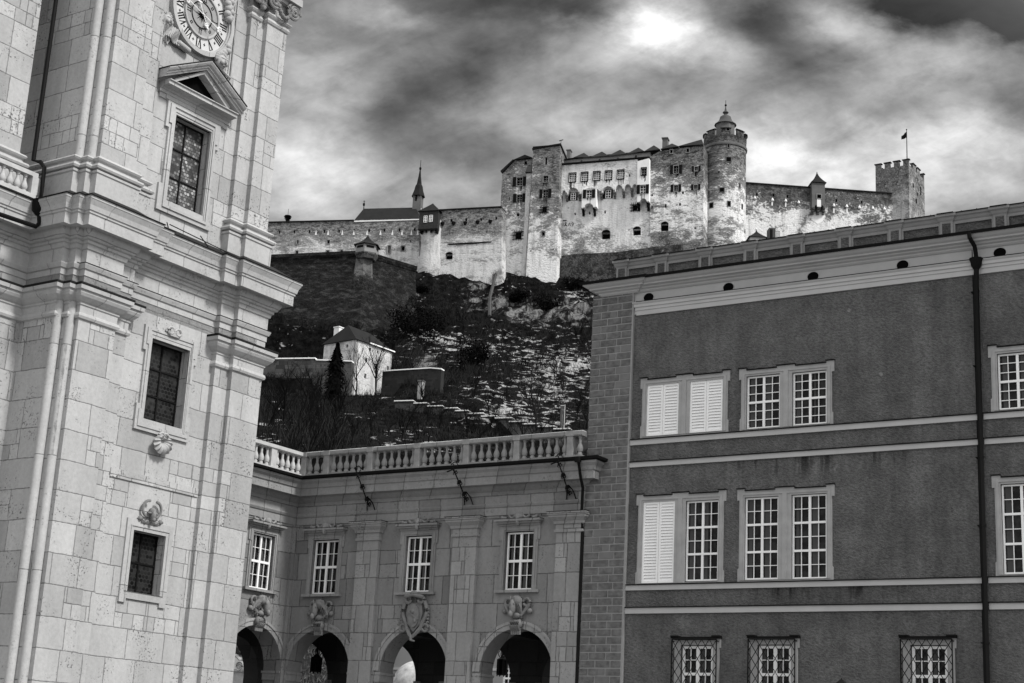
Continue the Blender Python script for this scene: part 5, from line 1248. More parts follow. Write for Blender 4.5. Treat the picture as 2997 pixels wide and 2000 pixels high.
# ================================================================ HILLSIDE
def tan_at(py): r=ray(1300,py); return r.z/r.y
HP=[(1420,104),(1340,124),(1270,160),(1200,192),(1120,218),(1050,240),(985,266),(950,277),(905,287),(868,292),(835,296),(800,301)]
HY=[(0,)]
HD=[(d,tan_at(py)*d+CAMZ) for py,d in HP]
HD=[(85,0.),(118.5,0.)]+[h for h in HD if h[0]>120]+[(340,HD[-1][1]+5),(420,HD[-1][1]+2),(600,20),(900,0)]
from mathutils import noise as mn
def hill_z(x,y):
    z=0
    for (a,b) in zip(HD,HD[1:]):
        if a[0]<=y<=b[0]: z=a[1]+(b[1]-a[1])*(y-a[0])/(b[0]-a[0]); break
    k=min(1,max(0,(y-122)/14))
    z+=k*(2.2*mn.noise(Vector((x*.035,y*.045,.3)))+.9*mn.noise(Vector((x*.12,y*.14,2.)))+.45*mn.noise(Vector((x*.4,y*.4,5.))))
    if y>262 and y<300: z+=1.6*mn.noise(Vector((x*.16,y*.3,9.)))+1.3*abs(mn.noise(Vector((x*.35,y*.5,4.))))
    z-=max(0,(abs(x-5)-75))*.35
    if 123<y<262.5 and -60<x<20:
        p=proj((x,y,z))
        lim=None
        if 1100<p[0]<1760 and y<189: lim=1230+(p[0]-1450)*.19+52
        if 930<p[0]<1170 and y<(237.5 if p[0]<1152 else 224): lim=max(lim or 0,1162)
        if 560<p[0]<1215: lim=max(lim or 0,1066 if p[0]<1120 else 1066-(p[0]-1120)*.9)
        if 600<p[0]<1060 and y<210.5: lim=max(lim or 0,1150)
        if 1090<p[0]<1330 and y<213: lim=max(lim or 0,1150)
        if lim:
            r=ray(p[0],lim); z=min(z,r.z/r.y*y+CAMZ)
    return max(z,-.3)
SNZ=[(1320,1010,150,40,1.),(1520,1030,120,45,.9),(1690,1070,110,75,1.15),(1450,1205,110,45,1.25),(1400,1140,110,30,.9),(1230,980,70,25,.7),(830,1235,90,35,.8),(1010,1215,120,18,.6),(1180,1270,70,25,.9),(1620,1210,80,60,.8),(1560,1110,120,50,.7),(1700,870,90,40,.8),(1640,960,70,40,.35),(1200,880,60,50,.5),(1420,870,50,30,.5),(800,1300,40,50,.9),(1300,1320,150,22,.8),(1100,930,60,60,.4)]
RKZ=[(1480,890,165,40,.85),(1690,920,60,50,.9),(1245,1065,38,32,1.3),(1190,860,40,40,.6),(1380,830,80,40,.5),(1560,935,90,30,.8)]
def build_hill():
    ys=[]; y=86.
    while y<305: ys.append(y); y+=.9 if y>120 else 2.
    ys+=[310,325,345,380,420,500,600,750,900]
    xs=[-220,-160,-120]+[-95+1.0*i for i in range(196)]+[130,170,230]
    me=bpy.data.meshes.new('hillside'); vs=[(x,y,hill_z(x,y)) for y in ys for x in xs]; n=len(xs)
    me.from_pydata(vs,[],[(j*n+i,j*n+i+1,(j+1)*n+i+1,(j+1)*n+i) for j in range(len(ys)-1) for i in range(n-1)])
    a=me.attributes.new('snow','FLOAT','POINT'); b=me.attributes.new('rock','FLOAT','POINT')
    sv=[];rv=[]
    for v in vs:
        p=proj(v); s=.10; r=0
        for (x,y,sx,sy,am) in SNZ: s+=am*math.exp(-((p[0]-x)/sx)**2-((p[1]-y)/sy)**2)
        for (x,y,sx,sy,am) in RKZ: r+=am*math.exp(-((p[0]-x)/sx)**2-((p[1]-y)/sy)**2)
        sv.append(s); rv.append(r)
    a.data.foreach_set('value',sv); b.data.foreach_set('value',rv)
    m,N,L,P=newmat('winter_hillside'); q=NB(m); o=q.obj(); x,y,z=q.sep(o)
    at=N.new('ShaderNodeAttribute'); at.attribute_name='snow'; ar=N.new('ShaderNodeAttribute'); ar.attribute_name='rock'
    v=q.comb(x,q.m('MULTIPLY',y,.4),q.m('MULTIPLY',z,1.9))
    n1=q.noise(v,.7,5,.6,.8); n2=q.noise(v,.22,4,.6)
    sn=q.m('ADD',q.m('MULTIPLY',n1,.75),q.m('MULTIPLY',n2,.35)); sf=q.ramp(q.m('ADD',sn,q.m('MULTIPLY',at.outputs['Fac'],.11)),.68,.75)
    e=q.noise(o,.8,7,.7); earth=q.m('MULTIPLY',q.ramp(e,.35,.7,.25,1.8),.007)
    rk=q.noise(q.comb(q.m('MULTIPLY',x,1.),q.m('MULTIPLY',y,.4),q.m('MULTIPLY',z,.45)),.55,8,.7,.8); rkv=q.m('MULTIPLY',q.ramp(rk,.45,.63,.03,1.),.18)
    rf=q.ramp(q.m('ADD',q.m('MULTIPLY',ar.outputs['Fac'],.55),q.m('SUBTRACT',q.noise(o,.3,5,.65),.5)),.28,.42)
    t=q.mix(rf,earth,rkv); t=q.mix(q.m('MULTIPLY',sf,q.m('SUBTRACT',1.,q.m('MULTIPLY',rf,.7))),t,.36)
    L.new(t,P.inputs['Base Color']); P.inputs['Roughness'].default_value=.95; P.inputs['Specular IOR Level'].default_value=.03
    q.bump(q.m('ADD',e,rk),.9,.6,P)
    me.materials.append(m); ob=bpy.data.objects.new('hillside',me); COL.objects.link(ob); ob['kind']='structure'
build_hill()
M['bark']=simple('dark_bark',.006,.95,.5,3,spec=.02); M['barkl']=simple('grey_bark',.022,.95,.5,3,spec=.05); M['conif']=simple('dark_needles',.004,.95,.6,2,spec=.02); M['ivy']=simple('dark_ivy',.006,.95,.8,2,spec=.03)
rnd=random.Random(11)
# --- undergrowth: a tangle of bare twigs nobody could count
def brush():
    m=MB(); vs=m.v; fs=m.f; k=0
    for _ in range(15500):
        px=rnd.uniform(760,1760); py=rnd.uniform(835,1345)
        d=None
        for (a,b) in zip(HP,HP[1:]):
            if b[0]<=py<=a[0]: d=a[1]+(b[1]-a[1])*(a[0]-py)/(a[0]-b[0])
        if d is None: continue
        d+=rnd.uniform(-4,4); q=atdepth(px,py,d); z=hill_z(q.x,q.y)
        sn=sum(am*math.exp(-((px-x)/sx)**2-((py-y)/sy)**2) for (x,y,sx,sy,am) in SNZ)
        rk=sum(am*math.exp(-((px-x)/sx)**2-((py-y)/sy)**2) for (x,y,sx,sy,am) in RKZ)
        if rnd.random()<.62*min(1,sn) or rnd.random()<.96*min(1,rk*1.3): continue
        h=rnd.uniform(.5,1.9)*(1.3 if py>1180 else 1)
        if 995<px<1185 and d<226: h*=.3
        elif px>1170 and d<192: h*=.4
        elif d<214 and d>180: h*=.6
        for j in range(5):
            a=rnd.uniform(0,2*PI); l=rnd.uniform(.15,.75)*h; w=rnd.uniform(.018,.045)
            bx,by=q.x+rnd.uniform(-.5,.5),q.y+rnd.uniform(-.5,.5)
            t=Vector((math.cos(a)*l*.7,math.sin(a)*l*.7,h*rnd.uniform(.5,1.1))); c=Vector((math.cos(rnd.random()*6.3),math.sin(rnd.random()*6.3),0))*w
            k=len(vs); b0=Vector((bx,-by,z-.15))
            vs+= [tuple(b0-c),tuple(b0+c),tuple(b0+Vector((t.x,-t.y,t.z))*.6+c*.7+Vector((0,0,.1))),tuple(b0+Vector((t.x,-t.y,t.z)))]
            fs.append((k,k+1,k+2)); fs.append((k,k+2,k+3))
    o=m.build('undergrowth','bark'); o.data.materials.append(M['barkl'])
    for i,p in enumerate(o.data.polygons): p.material_index=1 if (i//10)%5<2 else 0
    tag(o,None,None,kind='stuff'); tag(o,'tangle of dark bare twigs covering the winter hillside','undergrowth')
brush()
# --- evergreen clumps and ivy on the slope
def leafball(mb,c,r,k,s):
    for _ in range(k):
        d=Vector((rnd.gauss(0,1),rnd.gauss(0,1),rnd.gauss(0,1))).normalized()*rnd.uniform(.45,1.05)
        p=Vector((c[0]+d.x*r[0],c[1]+d.y*r[1],c[2]+d.z*r[2])); a=Vector((rnd.gauss(0,1),rnd.gauss(0,1),rnd.gauss(0,1))).normalized()*s*rnd.uniform(.6,1.3); b=a.cross(Vector((rnd.gauss(0,1),rnd.gauss(0,1),rnd.gauss(0,1)))).normalized()*s*rnd.uniform(.4,1)
        mb.add([p-a,p+b*.7,p+a,p-b*.7],[(0,1,2,3)])
def bush(px,py,d,w,h,label):
    q=atdepth(px,py,d); z=hill_z(q.x,q.y); o=bpy.data.objects.new('evergreen_bush',None); COL.objects.link(o); o.location=(q.x,q.y,z)
    tag(o,label,'bush'); m=MB()
    for _ in range(9): leafball(m,(rnd.uniform(-w,w)*.55,rnd.uniform(-w,w)*.5,h*rnd.uniform(.25,.8)),(w*.5,w*.45,h*.3),150,.22)
    m.build('foliage','ivy',o); m=MB()
    for _ in range(4): m.tube([(0,0,-.4),(rnd.uniform(-w,w)*.4,rnd.uniform(-w,w)*.4,h*.6)],.07,4,.02)
    m.build('stem','bark',o)
bush(1240,985,258,4.3,6.0,'large black evergreen bush on the slope below the bastion right face')
bush(1385,1090,226,3.2,4.2,'low dark evergreen bush on the snowy slope above the stepped wall')
bush(1930,745,296,3.2,2.6,'dark evergreen bush at the foot of the fortress just left of the round tower')
bush(1690,835,294,3.2,3.0,'dark evergreen bush against the bare footing, middle of three under the palace front')
bush(1770,815,294.5,2.6,2.6,'dark evergreen bush against the bare footing, just above the parapet end')
bush(1525,858,290,2.6,2.4,'small dark evergreen bush at the bottom of the stair tower')
bush(1600,850,289,3.6,3.4,'dark evergreen bush under the stained foot of the palace front')
bush(1190,960,264,4.2,5.5,'broad dark evergreen bush hiding the lower right end of the bastion face')
bush(1218,925,270,3.0,5.0,'narrow dark evergreen bush against the right edge of the bastion')
bush(1225,880,276,3.4,4.6,'dark ivy covered bush between the bastion end and the cliff')
bush(1230,805,292,3.0,2.0,'thin dark evergreen bush at the foot of the corner turret')
# --- bare trees
def bare_tree(h,seed,spread=.5,lean=0,depth=4,forkh=.3,n0=4):
    r=random.Random(seed); tr=MB(); cr=MB()
    def grow(mb,p,d,l,rad,lev):
        pts=[p]; k=3 if lev else 5; dd=d.copy()
        for i in range(k):
            dd=(dd+Vector((r.gauss(0,.10),r.gauss(0,.10),r.gauss(.04,.05)))).normalized(); pts.append(pts[-1]+dd*l/k)
        mb.tube(pts,rad,5 if lev<2 else 3,rad*.55)
        if lev>=depth: return
        nb=n0 if lev<2 else 3
        for i in range(nb):
            t=r.uniform(forkh if lev==0 else .3,1.0); j=min(len(pts)-2,int(t*k)); q=pts[j].lerp(pts[j+1],t*k-j) if t<1 else pts[-1]
            a=r.uniform(0,2*PI); side=Vector((math.cos(a),math.sin(a),r.uniform(.1,.9))).normalized(); nd=(dd*(1-spread)+side*spread).normalized()
            grow(cr,q,nd,l*r.uniform(.45,.68),rad*.48,lev+1)
    grow(tr,Vector((0,0,-.6)),Vector((lean,0,1)).normalized(),h*.55,h*.017,0)
    return tr,cr
TM=[]
for s,(sp,n0) in enumerate(((.42,5),(.5,5),(.38,6),(.55,5),(.33,6))):
    t,c=bare_tree(8,40+s,sp,.04*(s-2),4,.22,n0); TM.append((t.mesh('trunk','bark'),c.mesh('crown','bark')))
TL=[t.copy() for t,c in TM[:1]]
t,c=bare_tree(8,91,.46,0,4,.15,6); LIGHT=(t.mesh('trunk','barkl'),c.mesh('crown','barkl'))
def tree(px,py,d,h,kind,label,group=None,meshes=None,rz=0):
    q=atdepth(px,py,d); z=hill_z(q.x,q.y); o=bpy.data.objects.new('bare_tree',None); COL.objects.link(o); o.location=(q.x,q.y,z); o.rotation_euler=(0,0,rz); o.scale=(h/8,)*3
    tag(o,label,'tree',group); a,b=meshes or TM[kind]
    for n_,me in (('trunk',a),('crown',b)):
        k=bpy.data.objects.new(n_,me); COL.objects.link(k); k.parent=o
tree(1043,1150,214,8.2,1,'bare tree standing in front of the white house corner',rz=.5)
tree(1099,1165,212,10.,2,'tallest bare tree, fanning out before the white house right wall',rz=2.)
tree(995,1075,216,4.2,3,'small bare tree against the white house left wall',rz=1.)
tree(1567,1215,188,10.5,1,'pale branching bare tree at the foot of the snowy slope, left of the banner',meshes=LIGHT,rz=.3)
tree(1075,925,262,6.0,2,'bare tree at the bastion foot, above the white house roof',rz=.3)
GL='slender bare tree in the dark thicket behind the arcade balustrade'
for i in range(34):
    px=780+ (i*(930/34))+rnd.uniform(-14,14); d=rnd.uniform(128,182); py=1345-(d-124)*1.6
    h=rnd.uniform(5.,7.6) if px<985 else (rnd.uniform(2.6,3.6) if px<1180 else rnd.uniform(2.6,4.4))
    tree(px,py+10,d,h,i%5,GL,'bare trees in the thicket',rz=rnd.uniform(0,6.3))
GL2='small bare sapling on the steep slope below the fortress walls'
for (px,py,d) in ((1480,1000,262),(1350,930,276),(1590,1000,262),(1420,1080,230),(1690,1000,262),(1270,930,275),(1650,1130,216),(1500,1110,222),(1300,1085,230),(1180,935,272),(1720,860,290),(1440,820,296),(1240,1180,200),(1720,1200,192))+tuple((rnd.randint(1190,1740),py_,dd_) for py_,dd_ in ((990,263),(1010,256),(1030,248),(1040,244),(1060,237),(1075,232),(1090,227),(1100,224),(1110,221),(1125,216),(1140,211),(1150,208),(1165,203),(1175,200),(1190,196),(1200,192),(960,273),(975,269),(1020,252),(1050,240),(1085,229),(1130,214),(1160,205),(1185,197)) for _ in (0,1)):
    tree(px,py,d,rnd.uniform(2.8,4.8),(px//10)%5,GL2,'saplings on the slope',rz=rnd.uniform(0,6),meshes=LIGHT if px%3==0 else None)
# conifer
def conifer():
    px,py,d=970,1235,196; q=atdepth(px,py,d); z=hill_z(q.x,q.y); zt=atdepth(963,1005,d).z; H=zt-z
    o=bpy.data.objects.new('conifer',None); COL.objects.link(o); o.location=(q.x,q.y,z); tag(o,'tall narrow black conifer in front of the retaining wall beside the white house','tree')
    m=MB(); m.tube([(0,0,-.5),(0,0,H*.97)],.16,6,.03); m.build('trunk','bark',o)
    m=MB()
    for k in range(520):
        t=(k+rnd.random())/520; zz=H*(.06+.94*t); R=1.25*(1-t**3)*rnd.uniform(.55,1.1)*(1+.25*math.sin(k*.8))+.15; a=rnd.uniform(0,2*PI)
        for j in range(7):
            f=(j+1)/7; p=Vector((R*f*math.cos(a),R*f*math.sin(a),zz-.5*f*f+rnd.uniform(-.12,.12))); s=.2*(1.1-f*.5)
            b=Vector((-math.sin(a),math.cos(a),rnd.uniform(-.3,.3)))*s*1.5; c=Vector((math.cos(a),math.sin(a),-.5))*s
            m.add([p-b,p+c,p+b,p-c*.6+Vector((0,0,.12))],[(0,1,2,3)])
    m.build('foliage','conif',o)
conifer()
# --- white house on the slope
hq=atdepth(*ZH(735,700),225); FH=Fr((hq.x,hq.y),R_(-38)); FH2=Fr((hq.x,hq.y),R_(52))
M['house']=weathered('house_plaster',40,70,.36,.40,.66,.25,.3,1.5,.12)
ho=FH.root('white_house','white hillside house with dark hipped roof, white chimney and tiny windows','house')
hl=FH.uz(ZH(490,750),0)[0]; hr=FH2.uz(ZH(1010,800),0)[0]; hze=hq.z-0; hze=FH.uz(ZH(735,657),0)[1]; hzb=FH.uz(ZH(735,1110),0)[1]
def fwall(F2,opens):
    pass
opsL=[prect(FH,ZH,*o,0) for o in ((662,700,677,725),(597,708,612,738))]
opsR=[prect(FH2,ZH,*o,0) for o in ((784,728,790,758),(838,727,853,752),(897,750,908,772),(808,806,824,836),(800,925,816,962),(974,868,988,905))]
m=MB(); m.prism(rect(hl,0,hzb,hze),-.4,0,[rect(*r) for r in opsL]); m.build('wall','house',ho)
m=MB(); m.v=[]; mm=MB(); mm.prism(rect(0,hr,hzb,hze),-.4,0,[rect(*r) for r in opsR]); m.add([(-(v[1])*-1*0+0-(-v[1]),-v[0],v[2]) for v in mm.v],mm.f); m.build('wall','house',ho)
m=MB(); m.box(hl,-.42,-hr,-.42,hzb,hze-.05); m.build('house_core','dark',ho)
m=MB(); m.box(hl,0,-hr-.02,-hr+.3,hzb,hze); m.build('wall','house',ho)
W2,H2=-hl,hr; e=.3
zr_=FH.uz(ZH(712,556),-2.5)[1]
vs=[(hl-e,e,hze-.15),(e,e,hze-.15),(e,-H2-e,hze-.15),(hl-e,-H2-e,hze-.15),(hl*.5,-W2*.22,zr_-.25),(hl*.5,-H2+W2*.25,zr_-.3)]
m=MB(); m.add(vs,[(0,1,4),(1,2,5,4),(2,3,5),(3,0,4,5),(3,2,1,0)]); ro=m.build('hip_roof','roofd',ho)
m=MB(); m.box(e-.25,e+.06,-H2-e,-H2*.35,hze-.12,hze+.06); m.build('roof_snow','snow',ro)
a=prect(FH,ZH,566,573,604,655,-1.2); m=MB(); m.box(a[0],a[1],-2.2,-1.2,hze-.5,a[3]); m.box(a[0]-.08,a[1]+.08,-2.3,-1.1,a[3],a[3]+.15); m.build('chimney','pwhite',ro)
for r in opsL: m=MB(); m.box(r[0],r[1],-.36,-.28,r[2],r[3]); m.build('window','dark',ho)
for r in opsR: m=MB(); m.box(-.36,-.28,-r[1],-r[0],r[2],r[3]); m.build('window','dark',ho)
# --- retaining walls, stepped wall, post and banner
M['rubble']=ashlar('rubble_wall',.006,.028,.55,.9,.4,.6,.9,.4); M['rubble2']=ashlar('paler_rubble_wall',.02,.085,.55,.9,.5,.7,.8,.4)  # rubble2 is a paler tone of the same rubble
F1=frame_at(ZH(400,880),211,-15); r1=F1.root('retaining_wall','dark retaining wall with snowy top left of the white house','retaining wall')
def capwall(F,root,Z,pts,bot,mat,th=.9,snow=True):
    poly=ppoly(F,Z,pts); zmin=F.uz(Z(*bot),0)[1]
    m=MB(); m.prism(ccw(poly+[(poly[-1][0],zmin),(poly[0][0],zmin)]),-th,0); m.build('wall',mat,root)
    m=MB()
    for p,q in zip(poly,poly[1:]):
        if abs(p[1]-q[1])<.6: m.prism(ccw([(p[0],p[1]),(q[0],q[1]),(q[0],q[1]+.16),(p[0],p[1]+.16)]),-th,.1)
    if snow: m.build('coping_snow','snow',root)
capwall(F1,r1,ZH,[(-60,824),(110,815),(425,811),(432,824),(705,834)],(400,1200),'rubble2')
F2=frame_at(ZH(1150,950),214,-25); r2=F2.root('retaining_wall','dark retaining wall with thin snowy coping right of the white house','retaining wall')
capwall(F2,r2,ZH,[(940,910),(1020,904),(1307,886),(1390,893)],(1200,1120),'rubble')
M['rubble3']=ashlar('step_rubble',.035,.10,.55,.9,.6,.6,.8,.4); F3=frame_at(ZS(640,1240),190,-20); r3=F3.root('stepped_wall','stone wall descending in snow capped steps to the right above the balustrade','stepped wall')
st=[(-120,35,1115),(40,150,1133),(150,275,1157),(290,400,1174),(375,485,1195),(480,612,1218),(590,722,1240),(705,845,1255),(820,960,1284),(935,1068,1303),(1058,1196,1324),(1185,1320,1344)]
for k,(xa,xb,y) in enumerate(st):
    xe=st[k+1][0]+8 if k+1<len(st) else 1500
    a,z=F3.uz(ZS(xa,y),0); b=F3.uz(ZS(xe,y),0)[0]; c=F3.uz(ZS(xb,y),0)[0]; zb=F3.uz(ZS(640,1560),0)[1]
    m=MB(); m.box(a,b,-.8,0,min(zb,z-5),z); sg=m.build('wall_step','rubble3',r3)
    m=MB(); m.box(a-.1,c,-.9,.25,z,z+.09); m.build('coping','greyd',sg)
    m=MB(); m.box(a-.1,c-.12,-.9,.25,z+.09,z+.2); m.build('coping_snow','snow',sg)
F4=frame_at(ZS(80,1120),205,-20); a=prect(F4,ZS,62,945,100,1125,0); r4=F4.root('stone_post','pale square stone post above the stepped wall, below the retaining wall','post',u=(a[0]+a[1])/2,z=a[2]-1)
m=MB(); w=(a[1]-a[0])/2; m.box(-w*1.1,w*1.1,-2*w,0,0,a[3]-a[2]+1); m.build('shaft','quoinp',r4); m=MB(); m.box(-w*1.25,w*1.25,-2.2*w,.15,a[3]-a[2]+1,a[3]-a[2]+1.2); m.build('cap','greyd',r4); m=MB(); m.box(w*.7,w*1.12,-.05,.02,0,a[3]-a[2]+1); m.build('painted_lit_edge','pwhite',r4)  # white strip on the shaft paints the light along its edge
F5=frame_at(ZS(1250,1240),187,-12); a=prect(F5,ZS,1231,1140,1264,1350,0); r5=F5.root('banner','tall narrow grey banner on a pale pole behind the balustrade','banner',u=(a[0]+a[1])/2,z=a[2]-.5)
M['bann']=simple('banner_cloth',.055,.8,.3,.8); w=(a[1]-a[0])/2; H=a[3]-a[2]
m=MB(); m.box(-w,w*.92,-.04,0,.4,H+.5); m.build('cloth','bann',r5)
m=MB(); m.box(w*.95,w*1.2,-.1,.05,-.5,H+.6); m.box(-w,w*.95,-.05,.02,H+.45,H+.55); m.build('pole','trim',r5)
m=MB(); rr=random.Random(3); z=H*.78
while z>H*.18: m.box(-w*.12-rr.random()*w*.1,w*.12+rr.random()*w*.1,0,.012,z,z+.05); z-=rr.uniform(.08,.15)
for k in range(9): x=-w*.6+w*1.2*rr.random(); zz=H*.92+rr.random()*.3; m.box(x,x+.09,0,.012,zz,zz+.05)
m.build('lettering','quoinp',r5)
# timber chute down the cliff left of the palace
p0=atdepth(1452,800,297); p1=atdepth(1434,870,288); p2=atdepth(1433,925,279)
o=bpy.data.objects.new('timber_chute',None); COL.objects.link(o); o.location=p2; tag(o,'thin grey timber chute running down the cliff beside the palace','chute')
m=MB(); q=[p-p2 for p in (p0,p1,p2)]; m.tube([(v.x,-v.y,v.z) for v in q],.3,4); m.build('chute_beam','roofg',o)
m=MB(); 
for k in range(6): v=q[0].lerp(q[1],k/5); m.tube([(v.x,-v.y,v.z),(v.x+.1,-v.y-1.0,v.z-1.2)],.08,4)
m.build('strut','bark',o)
# small hut behind the palace parapet
hp=atdepth(*ZR(270,1330),288); FT2=Fr((hp.x,hp.y),R_(3)); r6=FT2.root('gate_hut','small hut with a pointed dark roof below the round tower, beyond the palace parapet','hut')
ze=FT2.uz(ZR(265,1345),0)[1]; za=FT2.uz(ZR(268,1236),0)[1]; hw=(FT2.uz(ZR(365,1345),0)[0]-FT2.uz(ZR(165,1360),0)[0])/2
m=MB(); tent(m,0,-hw,hw,hw,ze,za,7,1.5,.1); m.build('hut_roof','roofd',r6); m=MB(); m.box(-hw*.9,hw*.9,-hw*1.9,-.1,ze-8,ze); m.build('hut_wall','grey',r6)
m=MB(); m.ell((0,-hw,za+.2),(.22,.22,.3)); m.build('knob','pwhite',r6)
hp=atdepth(*ZR(432,1330),290); F7=Fr((hp.x,hp.y),R_(3)); r7=F7.root('stair_box','small dark box shaped shelter beside the pointed hut','shelter')
a=prect(F7,ZR,395,1243,470,1330,0); m=MB(); m.box(a[0],a[1],-2,0,a[2]-6,a[3]); m.build('shelter_wall','roofg',r7); m=MB(); m.box(a[0]+.15,a[0]+.7,0,.04,a[2]-2,a[3]-.3); m.build('opening','ink',r7)
a=prect(F7,ZR,470,1275,520,1330,0); m=MB(); 
for k in range(5): x=a[0]+(a[1]-a[0])*k/4; m.tube([(x,-.2,a[2]-1),(x,-.2,a[3])],.05,4)
m.tube([(a[0],-.2,a[3]),(a[1],-.2,a[3])],.05,4); m.build('railing','greyd',r7)
# ================================================================ through the arches
def zm(x0): return zoom(x0,1780,1/6.714)
ZA2,ZA3,ZA4=zm(690),zm(1080),zm(1380)
bk=atdepth(*ZA3(700,900),112); F8=Fr((bk.x,bk.y),AZA); r8=F8.root('square_building','plain pale building beyond the arcade, seen through the right arches','building')
M['pale']=simple('pale_render',.27,.9,.12,.4)
wn=prect(F8,ZA4,610,1170,790,1560,0)
m=MB(); m.prism(rect(-3,22,0,12),-5,0,[rect(wn[0],wn[0]+1.5,wn[2]-.8,wn[3])]); m.build('wall','pale',r8)
m=MB(); sash(m,wn[0],wn[0]+1.5,wn[2]-.8,wn[3],-.15,4,3,2,fw=.12,mid=.07,thin=.06,tw=.06); wo=m.build('window','white',r8); m=MB(); m.box(wn[0],wn[0]+1.5,-.3,-.2,wn[2]-.8,wn[3]); m.build('pane','glass',wo)
z1_=F8.uz(ZA3(500,1200),0)[1]; m=MB(); m.box(-3,wn[0]-.3,0.003,.08,z1_-.05,z1_+.1); m.build('string_course','trim',r8)
sp_=atdepth(*ZA3(960,1560),98); rs=(ZA3(960,1560)[1]-ZA3(960,1058)[1])/FPX*98*1.02
M['ball']=simple('mottled_gilding',.36,.6,.95,2.6,bump=.6)
o=bpy.data.objects.new('globe_sculpture',None); COL.objects.link(o); o.location=(sp_.x,sp_.y,0); tag(o,'large mottled pale globe on a plinth, seen through the middle arch','sculpture')
m=MB(); m.ell((0,0,sp_.z),(rs,rs,rs),40,26); m.build('globe','ball',o,True); m=MB(); m.lathe([(1.6,0),(1.6,.4),(.9,.5),(.6,sp_.z-rs*.9)],(0,0),20); m.build('plinth','pale',o,True)
q=atdepth(*ZA2(1560,1300),100); o=bpy.data.objects.new('bare_tree',None); COL.objects.link(o); o.location=(q.x+1.2,q.y,0); tag(o,'thick bare tree behind the second arch, under the lantern','tree'); o.rotation_euler=(0,0,1.2); o.scale=(.95,)*3
t,c=bare_tree(8,33,.55,-.25,4,.25,5); t.build('trunk','bark',o); c.build('crown','barkl',o)
hd=atdepth(*ZA2(1560,1100),113); F9=Fr((hd.x,hd.y),AZA); r9=F9.root('garden_hedge','grey winter hedge bank beyond the second arch','hedge')
M['hedge']=simple('winter_hedge',.10,.9,1.,1.2); rnd2=random.Random(4); m=MB()
for _ in range(7000):
    p=Vector((rnd2.uniform(-8,4.5),rnd2.uniform(-1.5,1.),rnd2.uniform(0,11.5))); a=Vector((rnd2.gauss(0,.3),rnd2.gauss(0,.3),rnd2.gauss(0,1))).normalized()*rnd2.uniform(.1,.3); b=a.cross(Vector((rnd2.gauss(0,1),rnd2.gauss(0,1),.2))).normalized()*.07
    m.add([p-a,p+b,p+a,p-b],[(0,1,2,3)])
m.build('foliage','hedge',r9); m=MB(); m.box(-8,4.4,-2.5,-1.6,0,11); m.build('hedge_core','greyd',r9)
uq=atdepth(*ZA2(110,1250),86); F10=Fr((uq.x,uq.y),AZA); r10=F10.root('urn_pillar','carved stone gate pillar with scroll and urn, seen through the leftmost arch','pillar')
def uu(x,y): return F10.uz(ZA2(x,y),0)
c0=uu(110,1250); m=MB(); m.box(-.55,.75,-.5,.0,0,c0[1]); m.box(-.7,.9,-.6,.12,c0[1],c0[1]+.12); m.build('shaft','carve',r10)
pts=[]; cc=uu(100,1150)
for i in range(34): a=i/33*4.4*PI; rr=.30*(1-i/40); pts.append((cc[0]+rr*math.cos(a-1),.12,cc[1]+rr*math.sin(a-1)))
m=MB(); m.tube(pts,.06,6,.03); m.ell((cc[0],.02,cc[1]),(.3,.12,.3)); m.tube([(cc[0]-.6+.08*k,.05,cc[1]+.45+.12*math.sin(k*.6)) for k in range(12)],.09,6); m.build('scroll','carve',r10,True)
b0=uu(125,960); b1=uu(125,760); hh=b1[1]-b0[1]; m=MB(); m.lathe([(.16,b0[1]-.15),(.1,b0[1]),(.1,b0[1]+hh*.2),(.22,b0[1]+hh*.5),(.26,b0[1]+hh*.65),(.24,b0[1]+hh*.7),(.17,b0[1]+hh*.85),(.06,b0[1]+hh*1.0),(.03,b0[1]+hh*1.15)],(b0[0],-.1),14); m.build('urn','carve',r10,True)
fl2=atdepth(*ZA2(60,1000),112); F11=Fr((fl2.x,fl2.y),AZA); r11=F11.root('far_house','pale plain house wall far behind the urn pillar','building'); m=MB(); m.box(-14,-1.6,-5,0,0,9.5); m.build('wall','pale',r11); m=MB(); m.prism([(-14.4,9.5),(-1.4,9.5),(-1.4,9.9),(-14.4,9.9)],-5.4,.4); m.build('roof','roofd',r11)
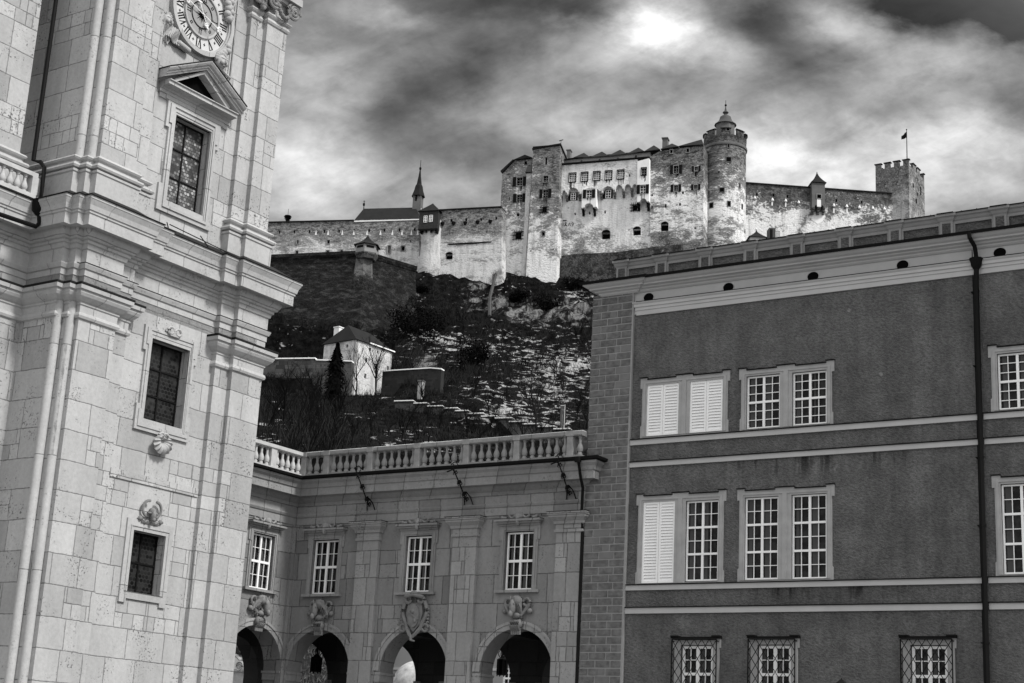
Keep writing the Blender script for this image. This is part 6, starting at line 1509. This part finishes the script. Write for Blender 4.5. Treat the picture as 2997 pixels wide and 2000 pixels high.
# lanterns hanging in the passages
def lantern(Z,px,ytop,yb0,yb1,w,d,label,sc_=1.):
    F=frame_at(Z(px,yb0),d,-20); z0=F.uz(Z(px,yb1),0)[1]; z1=F.uz(Z(px,yb0),0)[1]; zt=8.0
    r=F.root('lantern',label,'lantern',z=z0); h=z1-z0; W=w
    m=MB(); m.lathe([(W*.93,0),(W*.93,h)],(0,0),8,ph=PI/8); b=m.build('glass_body','ink',r)
    m=MB()
    for k in range(8): a=PI/8+k*PI/4; m.tube([(W*math.cos(a),W*math.sin(a),-.02),(W*math.cos(a),W*math.sin(a),h+.02)],.02,4)
    m.lathe([(W*1.08,h),(W*1.08,h+.05),(W*.5,h+.12),(.06,h+.2)],(0,0),8,ph=PI/8); m.lathe([(W*1.05,-.04),(W*1.05,0.02)],(0,0),8,ph=PI/8)
    for k in range(8): a=k*PI/4; m.ell((W*math.cos(a),W*math.sin(a),-.06),(.025,.025,.04),5,4)
    m.build('lantern_cage','black',b)
    m=MB()
    for k in range(8):
        a=k*PI/4; c,s=math.cos(a),math.sin(a); m.tube([(c*W*(.5+.45*math.sin(t*.55)),s*W*(.5+.45*math.sin(t*.55)),h+.12+.06*t*(.9)) for t in range(6)],.014,4)
    m.ell((0,0,h+.42),(.06,.06,.06)); m.lathe([(.07,h+.1),(.04,h+.2),(.05,h+.3),(.03,h+.45)],(0,0),8); m.build('crown_scrolls','black',r)
    m=MB(); m.tube([(0,0,h+.45),(0,0,zt-z0)],.016,5); m.build('chain','black',r)
lantern(ZA4,610,800,1035,1300,.21,65.8,'black octagonal iron lantern hanging in the rightmost arch')
lantern(ZA2,1590,720,1000,1240,.22,66.3,'black octagonal iron lantern hanging in the second arch from the cathedral')
# pointed cap of a street lantern in front of the palace, lower right
lp=atdepth(2463,2030,43); F12=Fr((lp.x,lp.y),AZA); r12=F12.root('street_lantern','dark pointed cap of a street lantern against the roughcast wall, at the bottom edge','street lamp'); zz=atdepth(2463,1989,43).z
m=MB(); tent(m,0,0,.30,.30,zz-.34,zz,6,1.1,.03); m.ell((0,0,zz),(.02,.02,.04),6,4); m.build('lantern_roof','black',r12)
m=MB(); m.box(-.22,.22,-.22,.22,zz-.9,zz-.345); m.build('lantern_body','glass',r12); m=MB(); m.lathe([(.12,0),(.1,.5),(.05,.7),(.05,zz-.9)],(0,0),10); m.build('post','black',r12)
# ground
gm=simple('paving',.14,.9,.3,.5); M['paving']=gm
g=MB(); g.add([(-3000,3000,0),(3000,3000,0),(3000,-3000,0),(-3000,-3000,0)],[(0,1,2,3)]); tag(g.build('ground','paving'),None,None,kind='structure')
